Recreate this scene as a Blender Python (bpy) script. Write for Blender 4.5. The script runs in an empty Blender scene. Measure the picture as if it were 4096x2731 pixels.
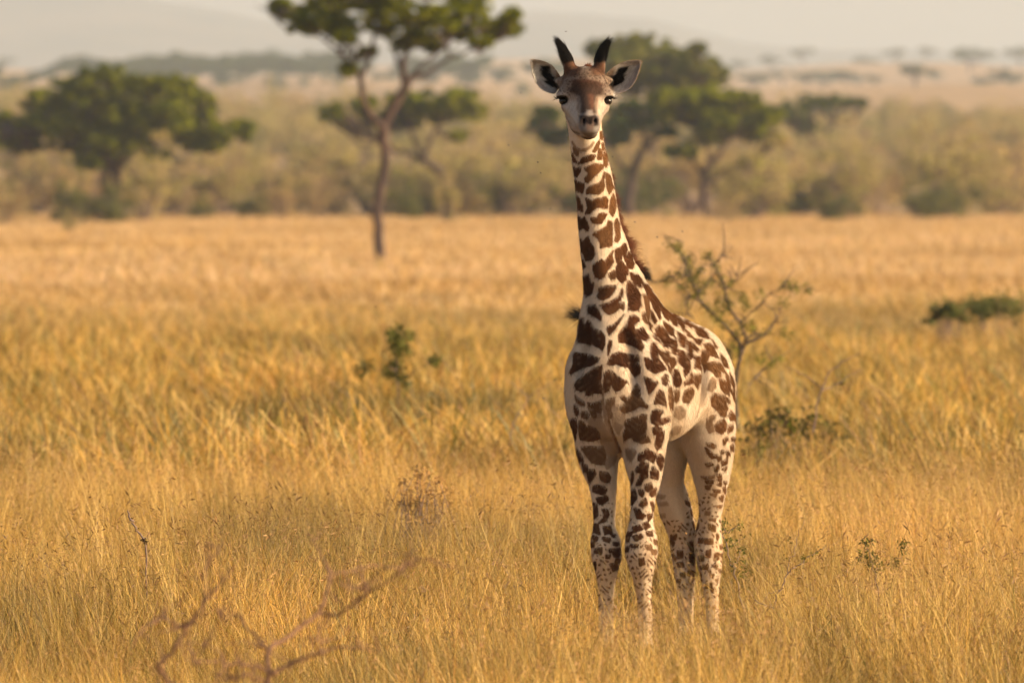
import bpy, math, random
import numpy as np
from mathutils import Vector

random.seed(7)
RNG = np.random.default_rng(7)
SC = bpy.context.scene
COL = SC.collection

# ------------------------------------------------------------------ camera, sky, sun, exposure
K = 0.0008555            # metres per photograph pixel at 25 m
EYE = 1.68               # camera height
HOR = 697.0              # photograph row of the horizon
F_PX = 25.0 / K          # focal length in photograph pixels

cam_d = bpy.data.cameras.new('camera')
cam = bpy.data.objects.new('camera', cam_d)
COL.objects.link(cam)
cam_d.sensor_width = 36.0
cam_d.lens = 36.0 * F_PX / 4096.0
cam.location = (0, 0, EYE)
cam.rotation_euler = (math.radians(90) - math.atan((1365.5 - HOR) / F_PX), 0, 0)
cam_d.clip_start = 0.5
cam_d.clip_end = 12000
cam_d.dof.use_dof = True
cam_d.dof.focus_distance = 25.02
cam_d.dof.aperture_fstop = 6.2
SC.camera = cam

SUN_EL, SUN_AZ = math.radians(19), math.radians(106)     # azimuth clockwise from +Y (the view direction)
w = bpy.data.worlds.new('World')
SC.world = w
w.use_nodes = True
nt = w.node_tree
bg = nt.nodes['Background']
sky = nt.nodes.new('ShaderNodeTexSky')
sky.sky_type = 'NISHITA'
sky.sun_disc = False
sky.sun_elevation = SUN_EL
sky.sun_rotation = SUN_AZ
sky.air_density = 1.0
sky.dust_density = 4.5
sky.ozone_density = 1.0
nt.links.new(sky.outputs[0], bg.inputs[0])
bg.inputs[1].default_value = 0.15

sd = bpy.data.lights.new('sun', 'SUN')
sun = bpy.data.objects.new('sun', sd)
COL.objects.link(sun)
sd.energy = 4.4
sd.angle = math.radians(1.5)
sd.color = (1.0, 0.79, 0.52)
dv = Vector((math.sin(SUN_AZ) * math.cos(SUN_EL), math.cos(SUN_AZ) * math.cos(SUN_EL), math.sin(SUN_EL)))
sun.rotation_euler = dv.to_track_quat('Z', 'Y').to_euler()
sun.location = (30, -30, 40)

SC.view_settings.view_transform = 'Standard'
SC.view_settings.look = 'None'
SC.view_settings.gamma = 1
SC.view_settings.exposure = 0.66
SC.view_settings.use_curve_mapping = False
SC.cycles.volume_bounces = 1
SC.cycles.max_bounces = 6
SC.cycles.diffuse_bounces = 3
SC.cycles.transmission_bounces = 3
SC.cycles.transparent_max_bounces = 6

# ------------------------------------------------------------------ helpers
def at(px, py, Y):
    """photograph pixel (4096 wide) at distance Y -> world point"""
    s = K * Y / 25.0
    return np.array([(px - 2048.0) * s, Y, EYE - (py - HOR) * s])

def tag(o, label=None, cat=None, group=None, kind=None):
    if label: o['label'] = label
    if cat: o['category'] = cat
    if group: o['group'] = group
    if kind: o['kind'] = kind
    return o

def empty(name, loc):
    o = bpy.data.objects.new(name, None)
    o.location = loc
    o.empty_display_size = 0.2
    COL.objects.link(o)
    return o

class MB:
    """collects tris / quads with per-face colour, builds ONE mesh object"""
    def __init__(self):
        self.v, self.f, self.c, self.n = [], [], [], 0
    def add(self, verts, faces, col=None):
        verts = np.asarray(verts, float).reshape(-1, 3)
        faces = np.asarray(faces, int)
        self.v.append(verts)
        self.f.append(faces + self.n)
        if col is None: col = np.ones((len(faces), 3))
        col = np.asarray(col, float)
        if col.ndim == 1: col = np.tile(col, (len(faces), 1))
        self.c.append(col)
        self.n += len(verts)
    def mesh(self, name, mat, smooth=True):
        me = bpy.data.meshes.new(name)
        V = np.concatenate(self.v)
        tot = np.concatenate([np.full(len(f), f.shape[1]) for f in self.f])
        loops = np.concatenate([f.ravel() for f in self.f])
        start = np.concatenate([[0], np.cumsum(tot)[:-1]])
        me.vertices.add(len(V)); me.loops.add(len(loops)); me.polygons.add(len(tot))
        me.vertices.foreach_set('co', V.ravel())
        me.loops.foreach_set('vertex_index', loops)
        me.polygons.foreach_set('loop_start', start)
        me.polygons.foreach_set('use_smooth', np.full(len(tot), smooth))
        me.update(calc_edges=True)
        C = np.concatenate(self.c)
        a = me.attributes.new('col', 'FLOAT_COLOR', 'FACE')
        a.data.foreach_set('color', np.concatenate([C, np.ones((len(C), 1))], 1).ravel())
        me.materials.append(mat)
        return me
    def build(self, name, mat, parent=None, smooth=True, loc=None):
        base = np.zeros(3) if loc is None else np.asarray(loc, float)
        if loc is not None:
            self.v = [v - base for v in self.v]
        me = self.mesh(name, mat, smooth)
        o = bpy.data.objects.new(name, me)
        COL.objects.link(o)
        if parent is not None: o.parent = parent
        elif loc is not None: o.location = base
        return o

def catmull(P, R, n=4):
    P = np.asarray(P, float); R = np.asarray(R, float)
    if len(P) < 3: n = max(n, 3)
    Q = np.vstack([2 * P[0] - P[1], P, 2 * P[-1] - P[-2]])
    out, ro = [], []
    for i in range(len(P) - 1):
        p0, p1, p2, p3 = Q[i:i + 4]
        for t in np.linspace(0, 1, n, endpoint=False):
            out.append(0.5 * (2 * p1 + (p2 - p0) * t + (2 * p0 - 5 * p1 + 4 * p2 - p3) * t * t + (-p0 + 3 * p1 - 3 * p2 + p3) * t ** 3))
            ro.append(R[i] * (1 - t) + R[i + 1] * t)
    out.append(P[-1]); ro.append(R[-1])
    return np.array(out), np.array(ro)

def tube(mb, P, R, sides=6, n=4, jit=0.0, col=(1, 1, 1), smooth_path=True):
    if smooth_path: P, R = catmull(P, R, n)
    P = np.asarray(P, float); R = np.asarray(R, float)
    if jit: P[1:-1] += RNG.normal(0, jit, (len(P) - 2, 3)) if len(P) > 2 else 0
    T = np.gradient(P, axis=0); T /= np.linalg.norm(T, axis=1)[:, None] + 1e-9
    up = np.where(np.abs(T[:, 2:3]) > 0.9, [[1.0, 0, 0]], [[0, 0, 1.0]])
    A = np.cross(T, up); A /= np.linalg.norm(A, axis=1)[:, None] + 1e-9
    B = np.cross(T, A)
    for i in range(1, len(P)):       # keep frames continuous
        a = A[i - 1] - T[i] * np.dot(A[i - 1], T[i]); nn = np.linalg.norm(a)
        if nn > 1e-6: A[i] = a / nn; B[i] = np.cross(T[i], A[i])
    th = np.arange(sides) * 2 * math.pi / sides
    V = P[:, None] + R[:, None, None] * (np.cos(th)[None, :, None] * A[:, None] + np.sin(th)[None, :, None] * B[:, None])
    m = len(P)
    i = np.arange(m - 1)[:, None] * sides; j = np.arange(sides)[None]; j2 = (j + 1) % sides
    F = np.stack([i + j, i + j2, i + sides + j2, i + sides + j], -1).reshape(-1, 4)
    mb.add(V.reshape(-1, 3), F, col)
    return P, R

# ------------------------------------------------------------------ materials
def new_mat(name):
    m = bpy.data.materials.new(name); m.use_nodes = True
    t = m.node_tree
    b = t.nodes['Principled BSDF']
    return m, t, b

def N(t, typ, **kw):
    n = t.nodes.new(typ)
    for k, v in kw.items(): setattr(n, k, v)
    return n

def mix_col(t, fac, a, b, blend='MIX'):
    n = t.nodes.new('ShaderNodeMix'); n.data_type = 'RGBA'; n.blend_type = blend
    for sock, val in ((n.inputs['Factor'], fac), (n.inputs[6], a), (n.inputs[7], b)):
        if hasattr(val, 'is_linked') or isinstance(val, bpy.types.NodeSocket): t.links.new(val, sock)
        elif isinstance(val, (int, float)): sock.default_value = val
        else: sock.default_value = (*val, 1)
    return n.outputs[2]

def noise(t, scale, detail=3, rough=0.5, vec=None, dist=0.0):
    n = N(t, 'ShaderNodeTexNoise'); n.inputs['Scale'].default_value = scale
    n.inputs['Detail'].default_value = detail; n.inputs['Roughness'].default_value = rough
    n.inputs['Distortion'].default_value = dist
    if vec is not None: t.links.new(vec, n.inputs['Vector'])
    return n

def ramp(t, src, stops):
    r = N(t, 'ShaderNodeValToRGB')
    while len(r.color_ramp.elements) < len(stops): r.color_ramp.elements.new(0.5)
    for e, (p, c) in zip(r.color_ramp.elements, stops):
        e.position = p; e.color = (*c, 1) if len(c) == 3 else c
    t.links.new(src, r.inputs[0])
    return r.outputs[0]

def mapping(t, vec, scale):
    m = N(t, 'ShaderNodeMapping'); m.inputs['Scale'].default_value = scale
    t.links.new(vec, m.inputs['Vector'])
    return m.outputs[0]

def foliage_mat(name, base, transl=0.35, inst=False, rough=0.7):
    """col attribute * base, some light passing through"""
    m, t, b = new_mat(name)
    at_ = N(t, 'ShaderNodeAttribute'); at_.attribute_name = 'col'
    c = mix_col(t, 1.0, at_.outputs['Color'], base, 'MULTIPLY')
    t.nodes.remove(b)
    d = N(t, 'ShaderNodeBsdfDiffuse'); tr = N(t, 'ShaderNodeBsdfTranslucent')
    mx = N(t, 'ShaderNodeMixShader'); mx.inputs[0].default_value = transl
    t.links.new(c, d.inputs[0]); t.links.new(c, tr.inputs[0])
    t.links.new(d.outputs[0], mx.inputs[1]); t.links.new(tr.outputs[0], mx.inputs[2])
    t.links.new(mx.outputs[0], t.nodes['Material Output'].inputs[0])
    return m

def bark_mat(name, c1, c2, scale=6):
    m, t, b = new_mat(name)
    tc = N(t, 'ShaderNodeTexCoord')
    n = noise(t, scale, 6, 0.65, mapping(t, tc.outputs['Object'], (1, 1, 0.25)))
    t.links.new(ramp(t, n.outputs[0], [(0.3, c1), (0.7, c2)]), b.inputs['Base Color'])
    b.inputs['Roughness'].default_value = 0.9
    bp = N(t, 'ShaderNodeBump'); bp.inputs['Strength'].default_value = 0.7; bp.inputs['Distance'].default_value = 0.02
    t.links.new(n.outputs[0], bp.inputs['Height']); t.links.new(bp.outputs[0], b.inputs['Normal'])
    return m
# ------------------------------------------------------------------ terrain
YP = [0, 285, 330, 420, 560, 700, 800, 1500, 2100, 2800, 3200, 3700, 7200]
ZP = [0, 0, 0.2, 1.0, 2.8, 5.4, 9.2, 18.3, 29.0, 42.4, 41.5, 34.0, 34.0]
def ground_z(x, y):
    x = np.asarray(x, float); y = np.asarray(y, float)
    z = np.interp(y, YP, ZP)
    far = np.clip((y - 300) / 600, 0, 1)
    z = z + far * (1.6 * np.sin(x / 61.0 + y / 190.0) + 1.2 * np.sin(x / 33.0 - y / 140.0 + 1.7)) * np.clip(y / 1500, 0.1, 1.6)
    z = z - 0.30 * np.clip((y - 55) / 45, 0, 1)
    near = np.clip((y - 40) / 60, 0, 1) * np.clip((290 - y) / 40, 0, 1)
    z = z + near * 0.10 * np.sin(x / 5.3 + y / 17.0)
    return z

m_ground, t, b = new_mat('dry_ground')
g = N(t, 'ShaderNodeNewGeometry')
n1 = noise(t, 0.35, 6, 0.6, mapping(t, g.outputs['Position'], (1, 0.25, 1)))
n2 = noise(t, 0.012, 5, 0.6, mapping(t, g.outputs['Position'], (1, 0.6, 1)))
c = ramp(t, n1.outputs[0], [(0.3, (0.20, 0.11, 0.04)), (0.55, (0.34, 0.20, 0.075)), (0.75, (0.46, 0.29, 0.12))])
c = mix_col(t, 0.35, c, ramp(t, n2.outputs[0], [(0.4, (0.46, 0.28, 0.14)), (0.6, (0.64, 0.43, 0.24))]))
t.links.new(c, b.inputs['Base Color']); b.inputs['Roughness'].default_value = 1.0
b.inputs['Specular IOR Level'].default_value = 0.1

ys = np.concatenate([np.linspace(-40, 5, 4), np.geomspace(6, 7000, 180)])
us = np.linspace(-1, 1, 90)
YY, UU = np.meshgrid(ys, us, indexing='ij')
XX = UU * (60 + np.abs(YY) * 0.55)
ZZ = ground_z(XX, YY)
V = np.stack([XX, YY, ZZ], -1).reshape(-1, 3)
nu = len(us)
i = np.arange(len(ys) - 1)[:, None] * nu; j = np.arange(nu - 1)[None]
F = np.stack([i + j, i + j + 1, i + nu + j + 1, i + nu + j], -1).reshape(-1, 4)
mb = MB(); mb.add(V, F)
tag(mb.build('ground', m_ground), kind='structure')

# hills: far slopes that fade into the haze
m_hill, t, b = new_mat('hill_scrub')
g = N(t, 'ShaderNodeNewGeometry')
n1 = noise(t, 0.012, 7, 0.6, g.outputs['Position'])
t.links.new(ramp(t, n1.outputs[0], [(0.40, (0.035, 0.042, 0.03)), (0.6, (0.09, 0.075, 0.05))]), b.inputs['Base Color'])
b.inputs['Roughness'].default_value = 1.0
def hills(name, y0, depth, prof, wobble, seed):
    rs = np.random.default_rng(seed)
    xs = np.linspace(-1200, 1200, 240)
    s = K * y0 / 25.0
    px = xs / s + 2048
    top = EYE + (HOR - np.interp(px, [p for p, q in prof], [q for p, q in prof])) * s
    for f, a in ((0.006, 1.0), (0.016, 0.6), (0.04, 0.25), (0.11, 0.12)):
        top += wobble * a * np.sin(xs * f + rs.uniform(0, 6))
    vs = np.linspace(0, 1, 40)
    hv = np.sin(np.clip(vs * 2, 0, 1) * math.pi / 2) * (1 - np.clip(vs * 2 - 1, 0, 1) ** 2)
    V = np.stack([np.tile(xs, (40, 1)), np.tile((y0 - depth * 0.5 + vs * depth)[:, None], (1, 240)),
                  30 + (top[None] - 30) * hv[:, None] + rs.normal(0, 0.35, (40, 240))], -1).reshape(-1, 3)
    i = np.arange(39)[:, None] * 240; j = np.arange(239)[None]
    F = np.stack([i + j, i + j + 1, i + 241 + j, i + 240 + j], -1).reshape(-1, 4)
    mb = MB(); mb.add(V, F)
    tag(mb.build(name, m_hill), kind='structure')
hills('hills', 4700, 1100, [(-3000, -60), (-900, -130), (0, -70), (500, -30), (900, 30), (1300, 120), (1800, 80),
                           (2130, 62), (2600, 100), (2950, 180), (3300, 210), (4096, 225), (7000, 200)], 2.2, 3)

# haze: the warm dusty air over the plain
HAZE_D = 0.00021
mh = bpy.data.materials.new('dusty_air'); mh.use_nodes = True
t = mh.node_tree; t.nodes.clear()
pv = N(t, 'ShaderNodeVolumePrincipled'); out = N(t, 'ShaderNodeOutputMaterial')
pv.inputs['Color'].default_value = (0.90, 0.965, 1.0, 1)
pv.inputs['Density'].default_value = HAZE_D
pv.inputs['Anisotropy'].default_value = 0.25
t.links.new(pv.outputs[0], out.inputs['Volume'])
lo, hi = np.array([-2600, -60, -6.0]), np.array([2600, 6600, 230.0])
V = np.array([[x, y, z] for x in (lo[0], hi[0]) for y in (lo[1], hi[1]) for z in (lo[2], hi[2])])
mb = MB(); mb.add(V, [[0, 1, 3, 2], [4, 6, 7, 5], [0, 4, 5, 1], [2, 3, 7, 6], [0, 2, 6, 4], [1, 5, 7, 3]])
tag(mb.build('haze', mh, smooth=False), kind='stuff', label='warm dusty haze hanging over the far plain and hills', cat='haze')

# ------------------------------------------------------------------ grass
def grass_mat():
    m, t, b = new_mat('dry_grass')
    t.nodes.remove(b)
    a = N(t, 'ShaderNodeAttribute'); a.attribute_name = 'col'
    oi = N(t, 'ShaderNodeObjectInfo')
    # large colour patches follow the place of each tuft
    nA = noise(t, 0.42, 5, 0.7, mapping(t, oi.outputs['Location'], (1, 0.45, 1)))
    pat = ramp(t, nA.outputs[0], [(0.40, (0.34, 0.36, 0.20)), (0.475, (0.64, 0.61, 0.46)), (0.54, (0.98, 0.95, 0.88)), (0.63, (1.02, 0.90, 0.80))])
    # near, older tussocks are greener; the far plain is pale straw
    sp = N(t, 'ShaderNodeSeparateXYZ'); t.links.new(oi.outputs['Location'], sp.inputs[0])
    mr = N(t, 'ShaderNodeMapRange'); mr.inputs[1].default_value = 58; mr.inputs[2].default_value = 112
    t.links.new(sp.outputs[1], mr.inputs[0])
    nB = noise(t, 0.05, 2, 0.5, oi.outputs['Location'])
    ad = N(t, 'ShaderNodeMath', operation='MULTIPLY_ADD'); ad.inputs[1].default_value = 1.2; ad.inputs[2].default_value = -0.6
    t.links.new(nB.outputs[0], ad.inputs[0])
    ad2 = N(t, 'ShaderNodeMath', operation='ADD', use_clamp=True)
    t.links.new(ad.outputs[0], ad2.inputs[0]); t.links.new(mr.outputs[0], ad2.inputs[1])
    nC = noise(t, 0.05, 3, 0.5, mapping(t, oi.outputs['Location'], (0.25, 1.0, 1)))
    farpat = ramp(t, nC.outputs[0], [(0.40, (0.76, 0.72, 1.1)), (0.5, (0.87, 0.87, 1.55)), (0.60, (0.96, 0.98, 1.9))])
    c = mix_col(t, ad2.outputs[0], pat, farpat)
    c = mix_col(t, 1.0, a.outputs['Color'], c, 'MULTIPLY')
    hv = N(t, 'ShaderNodeHueSaturation')
    ml = N(t, 'ShaderNodeMath', operation='MULTIPLY_ADD'); ml.inputs[1].default_value = 0.35; ml.inputs[2].default_value = 0.84
    t.links.new(oi.outputs['Random'], ml.inputs[0]); t.links.new(ml.outputs[0], hv.inputs['Value'])
    t.links.new(c, hv.inputs['Color'])
    d = N(t, 'ShaderNodeBsdfDiffuse'); tr = N(t, 'ShaderNodeBsdfTranslucent'); gl = N(t, 'ShaderNodeBsdfGlossy')
    gl.inputs['Roughness'].default_value = 0.6
    mx = N(t, 'ShaderNodeMixShader'); mx.inputs[0].default_value = 0.27
    t.links.new(hv.outputs[0], d.inputs[0]); t.links.new(hv.outputs[0], tr.inputs[0])
    t.links.new(d.outputs[0], mx.inputs[1]); t.links.new(tr.outputs[0], mx.inputs[2])
    m2 = N(t, 'ShaderNodeMixShader'); m2.inputs[0].default_value = 0.05
    t.links.new(mx.outputs[0], m2.inputs[1]); t.links.new(gl.outputs[0], m2.inputs[2])
    t.links.new(m2.outputs[0], t.nodes['Material Output'].inputs[0])
    return m
m_grass = grass_mat()
GOLD = np.array([0.60, 0.335, 0.043]); STRAW = np.array([0.85, 0.57, 0.165]); OLIVE = np.array([0.19, 0.175, 0.012])
RUST = np.array([0.28, 0.11, 0.022]); PINK = np.array([0.60, 0.34, 0.13])

def blades(mb, n, rad, hmin, hmax, wid, seg=4, lean=0.35, rs=RNG, mixp=(0.42, 0.28, 0.2, 0.1), bend=0.5, hpow=1.6):
    """n thin curved strips; returns tips and directions"""
    r = rad * np.sqrt(rs.random(n)); a = rs.random(n) * 6.283
    base = np.stack([r * np.cos(a), r * np.sin(a), np.full(n, -0.02)], 1)
    h = hmin + (hmax - hmin) * rs.random(n) ** hpow
    la = rs.normal(0, 1, (n, 2)) * lean + np.array([-0.10, 0.0])
    ba = la * bend + rs.normal(0, 0.25, (n, 2)) * bend
    ts = np.linspace(0, 1, seg + 1)
    P = np.zeros((n, seg + 1, 3))
    for k_, tt in enumerate(ts):
        P[:, k_, 0] = base[:, 0] + h * (la[:, 0] * tt + ba[:, 0] * tt ** 2.5)
        P[:, k_, 1] = base[:, 1] + h * (la[:, 1] * tt + ba[:, 1] * tt ** 2.5)
        P[:, k_, 2] = base[:, 2] + h * (tt - 0.12 * np.abs(ba).sum(1) * tt ** 2)
    ori = rs.random(n) * 3.1416
    W = np.stack([np.cos(ori), np.sin(ori), np.zeros(n)], 1)
    ww = wid * rs.uniform(0.6, 1.3, n)
    taper = np.array([1.0, 0.95, 0.8, 0.55, 0.15, 0.1])[:seg + 1] if seg > 2 else np.array([1, 0.8, 0.2])[:seg + 1]
    L = P - W[:, None] * (ww[:, None] * taper)[..., None] * 0.5
    R = P + W[:, None] * (ww[:, None] * taper)[..., None] * 0.5
    V = np.stack([L, R], 2).reshape(-1, 3)                # n,(seg+1),2
    i = np.arange(n)[:, None] * (seg + 1) * 2; j = np.arange(seg)[None] * 2
    F = np.stack([i + j, i + j + 1, i + j + 3, i + j + 2], -1).reshape(-1, 4)
    pick = rs.choice(4, n, p=mixp)
    C = np.array([GOLD, STRAW, OLIVE, RUST])[pick] * rs.uniform(0.75, 1.2, (n, 1))
    mb.add(V, F, np.repeat(C, seg, 0))
    return P[:, -1], P[:, -1] - P[:, -2], P

def spikelets(mb, tips, dirs, size, rs=RNG, per=5):
    """drooping red-oat seed heads"""
    n = len(tips)
    for q in range(per):
        d = dirs / (np.linalg.norm(dirs, axis=1)[:, None] + 1e-9) * 0.4 + rs.normal(0, 0.75, (n, 3)) + np.array([0, 0, -0.35])
        d /= np.linalg.norm(d, axis=1)[:, None]
        s = size * rs.uniform(0.6, 1.4, (n, 1))
        side = np.cross(d, rs.normal(0, 1, (n, 3))); side /= np.linalg.norm(side, axis=1)[:, None]
        st = tips - rs.uniform(0, 1, (n, 1)) * dirs * 0.6
        V = np.stack([st, st + d * s * 0.5 + side * s * 0.07, st + d * s, st + d * s * 0.5 - side * s * 0.07], 1).reshape(-1, 3)
        F = np.arange(n * 4).reshape(-1, 4)
        C = np.where(rs.random((n, 1)) < 0.62, PINK, RUST * 0.9) * rs.uniform(0.7, 1.1, (n, 1))
        mb.add(V, F, C)

def lib_collection(name, makers):
    c = bpy.data.collections.new(name)
    for k_, mk in enumerate(makers):
        mb = MB(); mk(mb, np.random.default_rng(100 + k_ * 7 + len(name)))
        me = mb.mesh('%s_%02d' % (name, k_), mk.mat if hasattr(mk, 'mat') else m_grass)
        o = bpy.data.objects.new('%s_%02d' % (name, k_), me)
        c.objects.link(o)
    return c

def near_tuft(mb, rs):
    blades(mb, 85, 0.17, 0.08, 0.27, 0.0028, 4, 0.42, rs, (0.30, 0.13, 0.36, 0.21))
    tips, d, _ = blades(mb, 40, 0.15, 0.20, 0.42, 0.0021, 5, 0.30, rs, (0.42, 0.46, 0.07, 0.05), bend=0.35, hpow=1.2)
    spikelets(mb, tips[:11], d[:11], 0.015, rs, 5)
    blades(mb, 4, 0.14, 0.34, 0.55, 0.0019, 5, 0.50, rs, (0.3, 0.7, 0.0, 0.0), bend=0.3, hpow=1)
    tips, d, _ = blades(mb, 2, 0.1, 0.36, 0.56, 0.0024, 5, 0.14, rs, (0.5, 0.45, 0.05, 0), bend=0.3, hpow=1)
    spikelets(mb, tips[:1], d[:1], 0.02, rs, 3)
def tall_tuft(mb, rs):
    blades(mb, 50, 0.13, 0.12, 0.36, 0.0034, 4, 0.28, rs, (0.45, 0.25, 0.22, 0.08))
    tips, d, _ = blades(mb, 9, 0.09, 0.40, 0.78, 0.0030, 5, 0.15, rs, (0.5, 0.45, 0.05, 0.0), bend=0.25, hpow=1)
    spikelets(mb, tips[:2], d[:2], 0.018, rs, 4)
def mid_tuft(mb, rs):
    blades(mb, 110, 0.28, 0.10, 0.38, 0.0065, 3, 0.36, rs, (0.37, 0.16, 0.36, 0.11))
    tips, d, _ = blades(mb, 12, 0.25, 0.24, 0.42, 0.0040, 4, 0.20, rs, (0.55, 0.25, 0.15, 0.05))
    spikelets(mb, tips[:6], d[:6], 0.017, rs, 3)
def far_tuft(mb, rs):
    blades(mb, 150, 0.75, 0.10, 0.30, 0.016, 3, 0.34, rs, (0.50, 0.40, 0.05, 0.05))
near_col = lib_collection('near_tuft', [near_tuft] * 9)
tall_col = lib_collection('tall_tuft', [tall_tuft] * 5)
mid_col = lib_collection('mid_tuft', [mid_tuft] * 7)
far_col = lib_collection('far_tuft', [far_tuft] * 6)

def scatter(name, pts, scale, rotz, tilt, coll, nvar, label, cat, mat=None):
    me = bpy.data.meshes.new(name)
    me.vertices.add(len(pts)); me.vertices.foreach_set('co', np.asarray(pts, float).ravel())
    for nm, ty, arr in (('scl', 'FLOAT', scale), ('idx', 'INT', RNG.integers(0, nvar, len(pts)))):
        a = me.attributes.new(nm, ty, 'POINT'); a.data.foreach_set('value', np.asarray(arr))
    a = me.attributes.new('rot', 'FLOAT_VECTOR', 'POINT')
    a.data.foreach_set('vector', np.stack([tilt[:, 0], tilt[:, 1], rotz], 1).ravel())
    o = bpy.data.objects.new(name, me); COL.objects.link(o)
    ng = bpy.data.node_groups.new(name + '_nodes', 'GeometryNodeTree')
    ng.interface.new_socket('Geometry', in_out='INPUT', socket_type='NodeSocketGeometry')
    ng.interface.new_socket('Geometry', in_out='OUTPUT', socket_type='NodeSocketGeometry')
    gi = ng.nodes.new('NodeGroupInput'); go = ng.nodes.new('NodeGroupOutput')
    ci = ng.nodes.new('GeometryNodeCollectionInfo'); ci.inputs[0].default_value = coll
    ci.inputs['Separate Children'].default_value = True; ci.inputs['Reset Children'].default_value = True
    ip = ng.nodes.new('GeometryNodeInstanceOnPoints'); ip.inputs['Pick Instance'].default_value = True
    def named(nm, ty):
        n = ng.nodes.new('GeometryNodeInputNamedAttribute'); n.data_type = ty; n.inputs['Name'].default_value = nm
        return n.outputs['Attribute']
    L = ng.links.new
    e2r = ng.nodes.new('FunctionNodeEulerToRotation'); L(named('rot', 'FLOAT_VECTOR'), e2r.inputs[0])
    L(gi.outputs[0], ip.inputs['Points']); L(ci.outputs[0], ip.inputs['Instance'])
    L(named('idx', 'INT'), ip.inputs['Instance Index']); L(e2r.outputs[0], ip.inputs['Rotation'])
    L(named('scl', 'FLOAT'), ip.inputs['Scale']); L(ip.outputs[0], go.inputs[0])
    md = o.modifiers.new('scatter', 'NODES'); md.node_group = ng
    tag(o, label=label, cat=cat, kind='stuff')
    return o

def field_pts(y0, y1, dens, margin, halfw=0.078):
    n = int(dens * (y1 - y0) * (halfw * (y0 + y1) + 2 * margin))
    y = y0 + (y1 - y0) * RNG.random(int(n * 1.6))
    wmax = halfw * y1 + margin
    x = RNG.uniform(-wmax, wmax, len(y))
    k_ = np.abs(x) < halfw * y + margin
    return x[k_][:n], y[k_][:n]

def vnoise(x, y, s, seed=0):
    """cheap smooth noise 0..1"""
    r = np.random.default_rng(seed); v = 0
    for q in range(7):
        a = r.uniform(0, 6.283); f = s * r.uniform(0.6, 1.8)
        v = v + np.sin((x * np.cos(a) + y * np.sin(a)) * f + r.uniform(0, 6.283))
    return 0.5 + v / 7.0 * 0.9

def put_grass(name, y0, y1, dens, margin, coll, nvar, smin, smax, label, clump=0.0, seed=1, keep=None):
    x, y = field_pts(y0, y1, dens, margin)
    if clump:
        nz = vnoise(x, y, clump, seed)
        k_ = RNG.random(len(x)) < np.clip(nz * 1.7 - 0.05, 0.3 if name[0] == 'f' else 0.12, 1)
        x, y = x[k_], y[k_]
    if keep is not None:
        k_ = keep(x, y); x, y = x[k_], y[k_]
    s = RNG.uniform(smin, smax, len(x)) * (0.8 + 0.45 * vnoise(x, y, 1.1, seed + 5))
    s = s * np.where((x > 0.1) & (x < 0.95) & (y > 22.9) & (y < 26.2), 0.56, 1.0)      # trampled round the hooves
    pts = np.stack([x, y, ground_z(x, y)], 1)
    scatter(name, pts, s, RNG.uniform(-0.5, 0.5, len(x)) + np.where(RNG.random(len(x)) < 0.25, 3.14, 0), RNG.normal(0, 0.06, (len(x), 2)), coll, nvar, label, 'grass')
    return len(x)

c1 = put_grass('foreground_grass', 19.6, 36, 44, 1.2, near_col, 9, 0.72, 1.12, 'thick golden red-oat grass around the giraffe, hiding its hooves', 2.6, 14)
c2 = put_grass('tall_grass', 21.8, 40, 2.0, 1.2, tall_col, 5, 0.75, 1.05, 'tall thin straw stems standing above the nearer golden grass', 1.4, 9,
               keep=lambda x, y: (y > 24.0) | (RNG.random(len(x)) < 0.35))
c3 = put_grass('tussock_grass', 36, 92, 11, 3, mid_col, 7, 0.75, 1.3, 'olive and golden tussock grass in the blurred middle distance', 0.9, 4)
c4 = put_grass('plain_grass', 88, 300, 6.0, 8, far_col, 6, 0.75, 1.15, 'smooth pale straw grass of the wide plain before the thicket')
print('grass tufts', c1, c2, c3, c4)
# ------------------------------------------------------------------ trees
m_bark = bark_mat('acacia_bark', (0.028, 0.018, 0.015), (0.105, 0.055, 0.038), 9)
m_twig = bark_mat('grey_twig', (0.13, 0.085, 0.065), (0.26, 0.17, 0.13), 30)
m_dark_twig = bark_mat('dark_twig', (0.055, 0.038, 0.028), (0.13, 0.085, 0.06), 30)
m_leaf = foliage_mat('acacia_leaf', (1, 1, 1), 0.30)
m_scrub = foliage_mat('scrub_leaf', (1, 1, 1), 0.25)
BRIGHT = np.array([0.31, 0.31, 0.006]); DARK = np.array([0.078, 0.096, 0.008]); DULL = np.array([0.135, 0.115, 0.045])

def leaf_cloud(mb, centers, radii, n, size, cols, rs=RNG, flat=0.6):
    """n small leaf faces in balls about the centres"""
    k_ = rs.integers(0, len(centers), n)
    d = rs.normal(0, 1, (n, 3)); d /= np.linalg.norm(d, axis=1)[:, None]
    r = rs.random(n) ** 0.45
    P = centers[k_] + d * (radii[k_] * r)[:, None] * np.array([1, 1, flat])
    nrm = rs.normal(0, 0.6, (n, 3)) + np.array([0, 0, 0.8]) + d * 0.5
    nrm /= np.linalg.norm(nrm, axis=1)[:, None]
    a = np.cross(nrm, rs.normal(0, 1, (n, 3))); a /= np.linalg.norm(a, axis=1)[:, None]
    b_ = np.cross(nrm, a)
    s = size * rs.uniform(0.6, 1.4, (n, 1))
    V = np.stack([P - a * s, P - b_ * s * 0.45, P + a * s, P + b_ * s * 0.45], 1).reshape(-1, 3)
    C = cols[k_] * rs.uniform(0.7, 1.35, (n, 1))
    mb.add(V, np.arange(n * 4).reshape(-1, 4), C)

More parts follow.
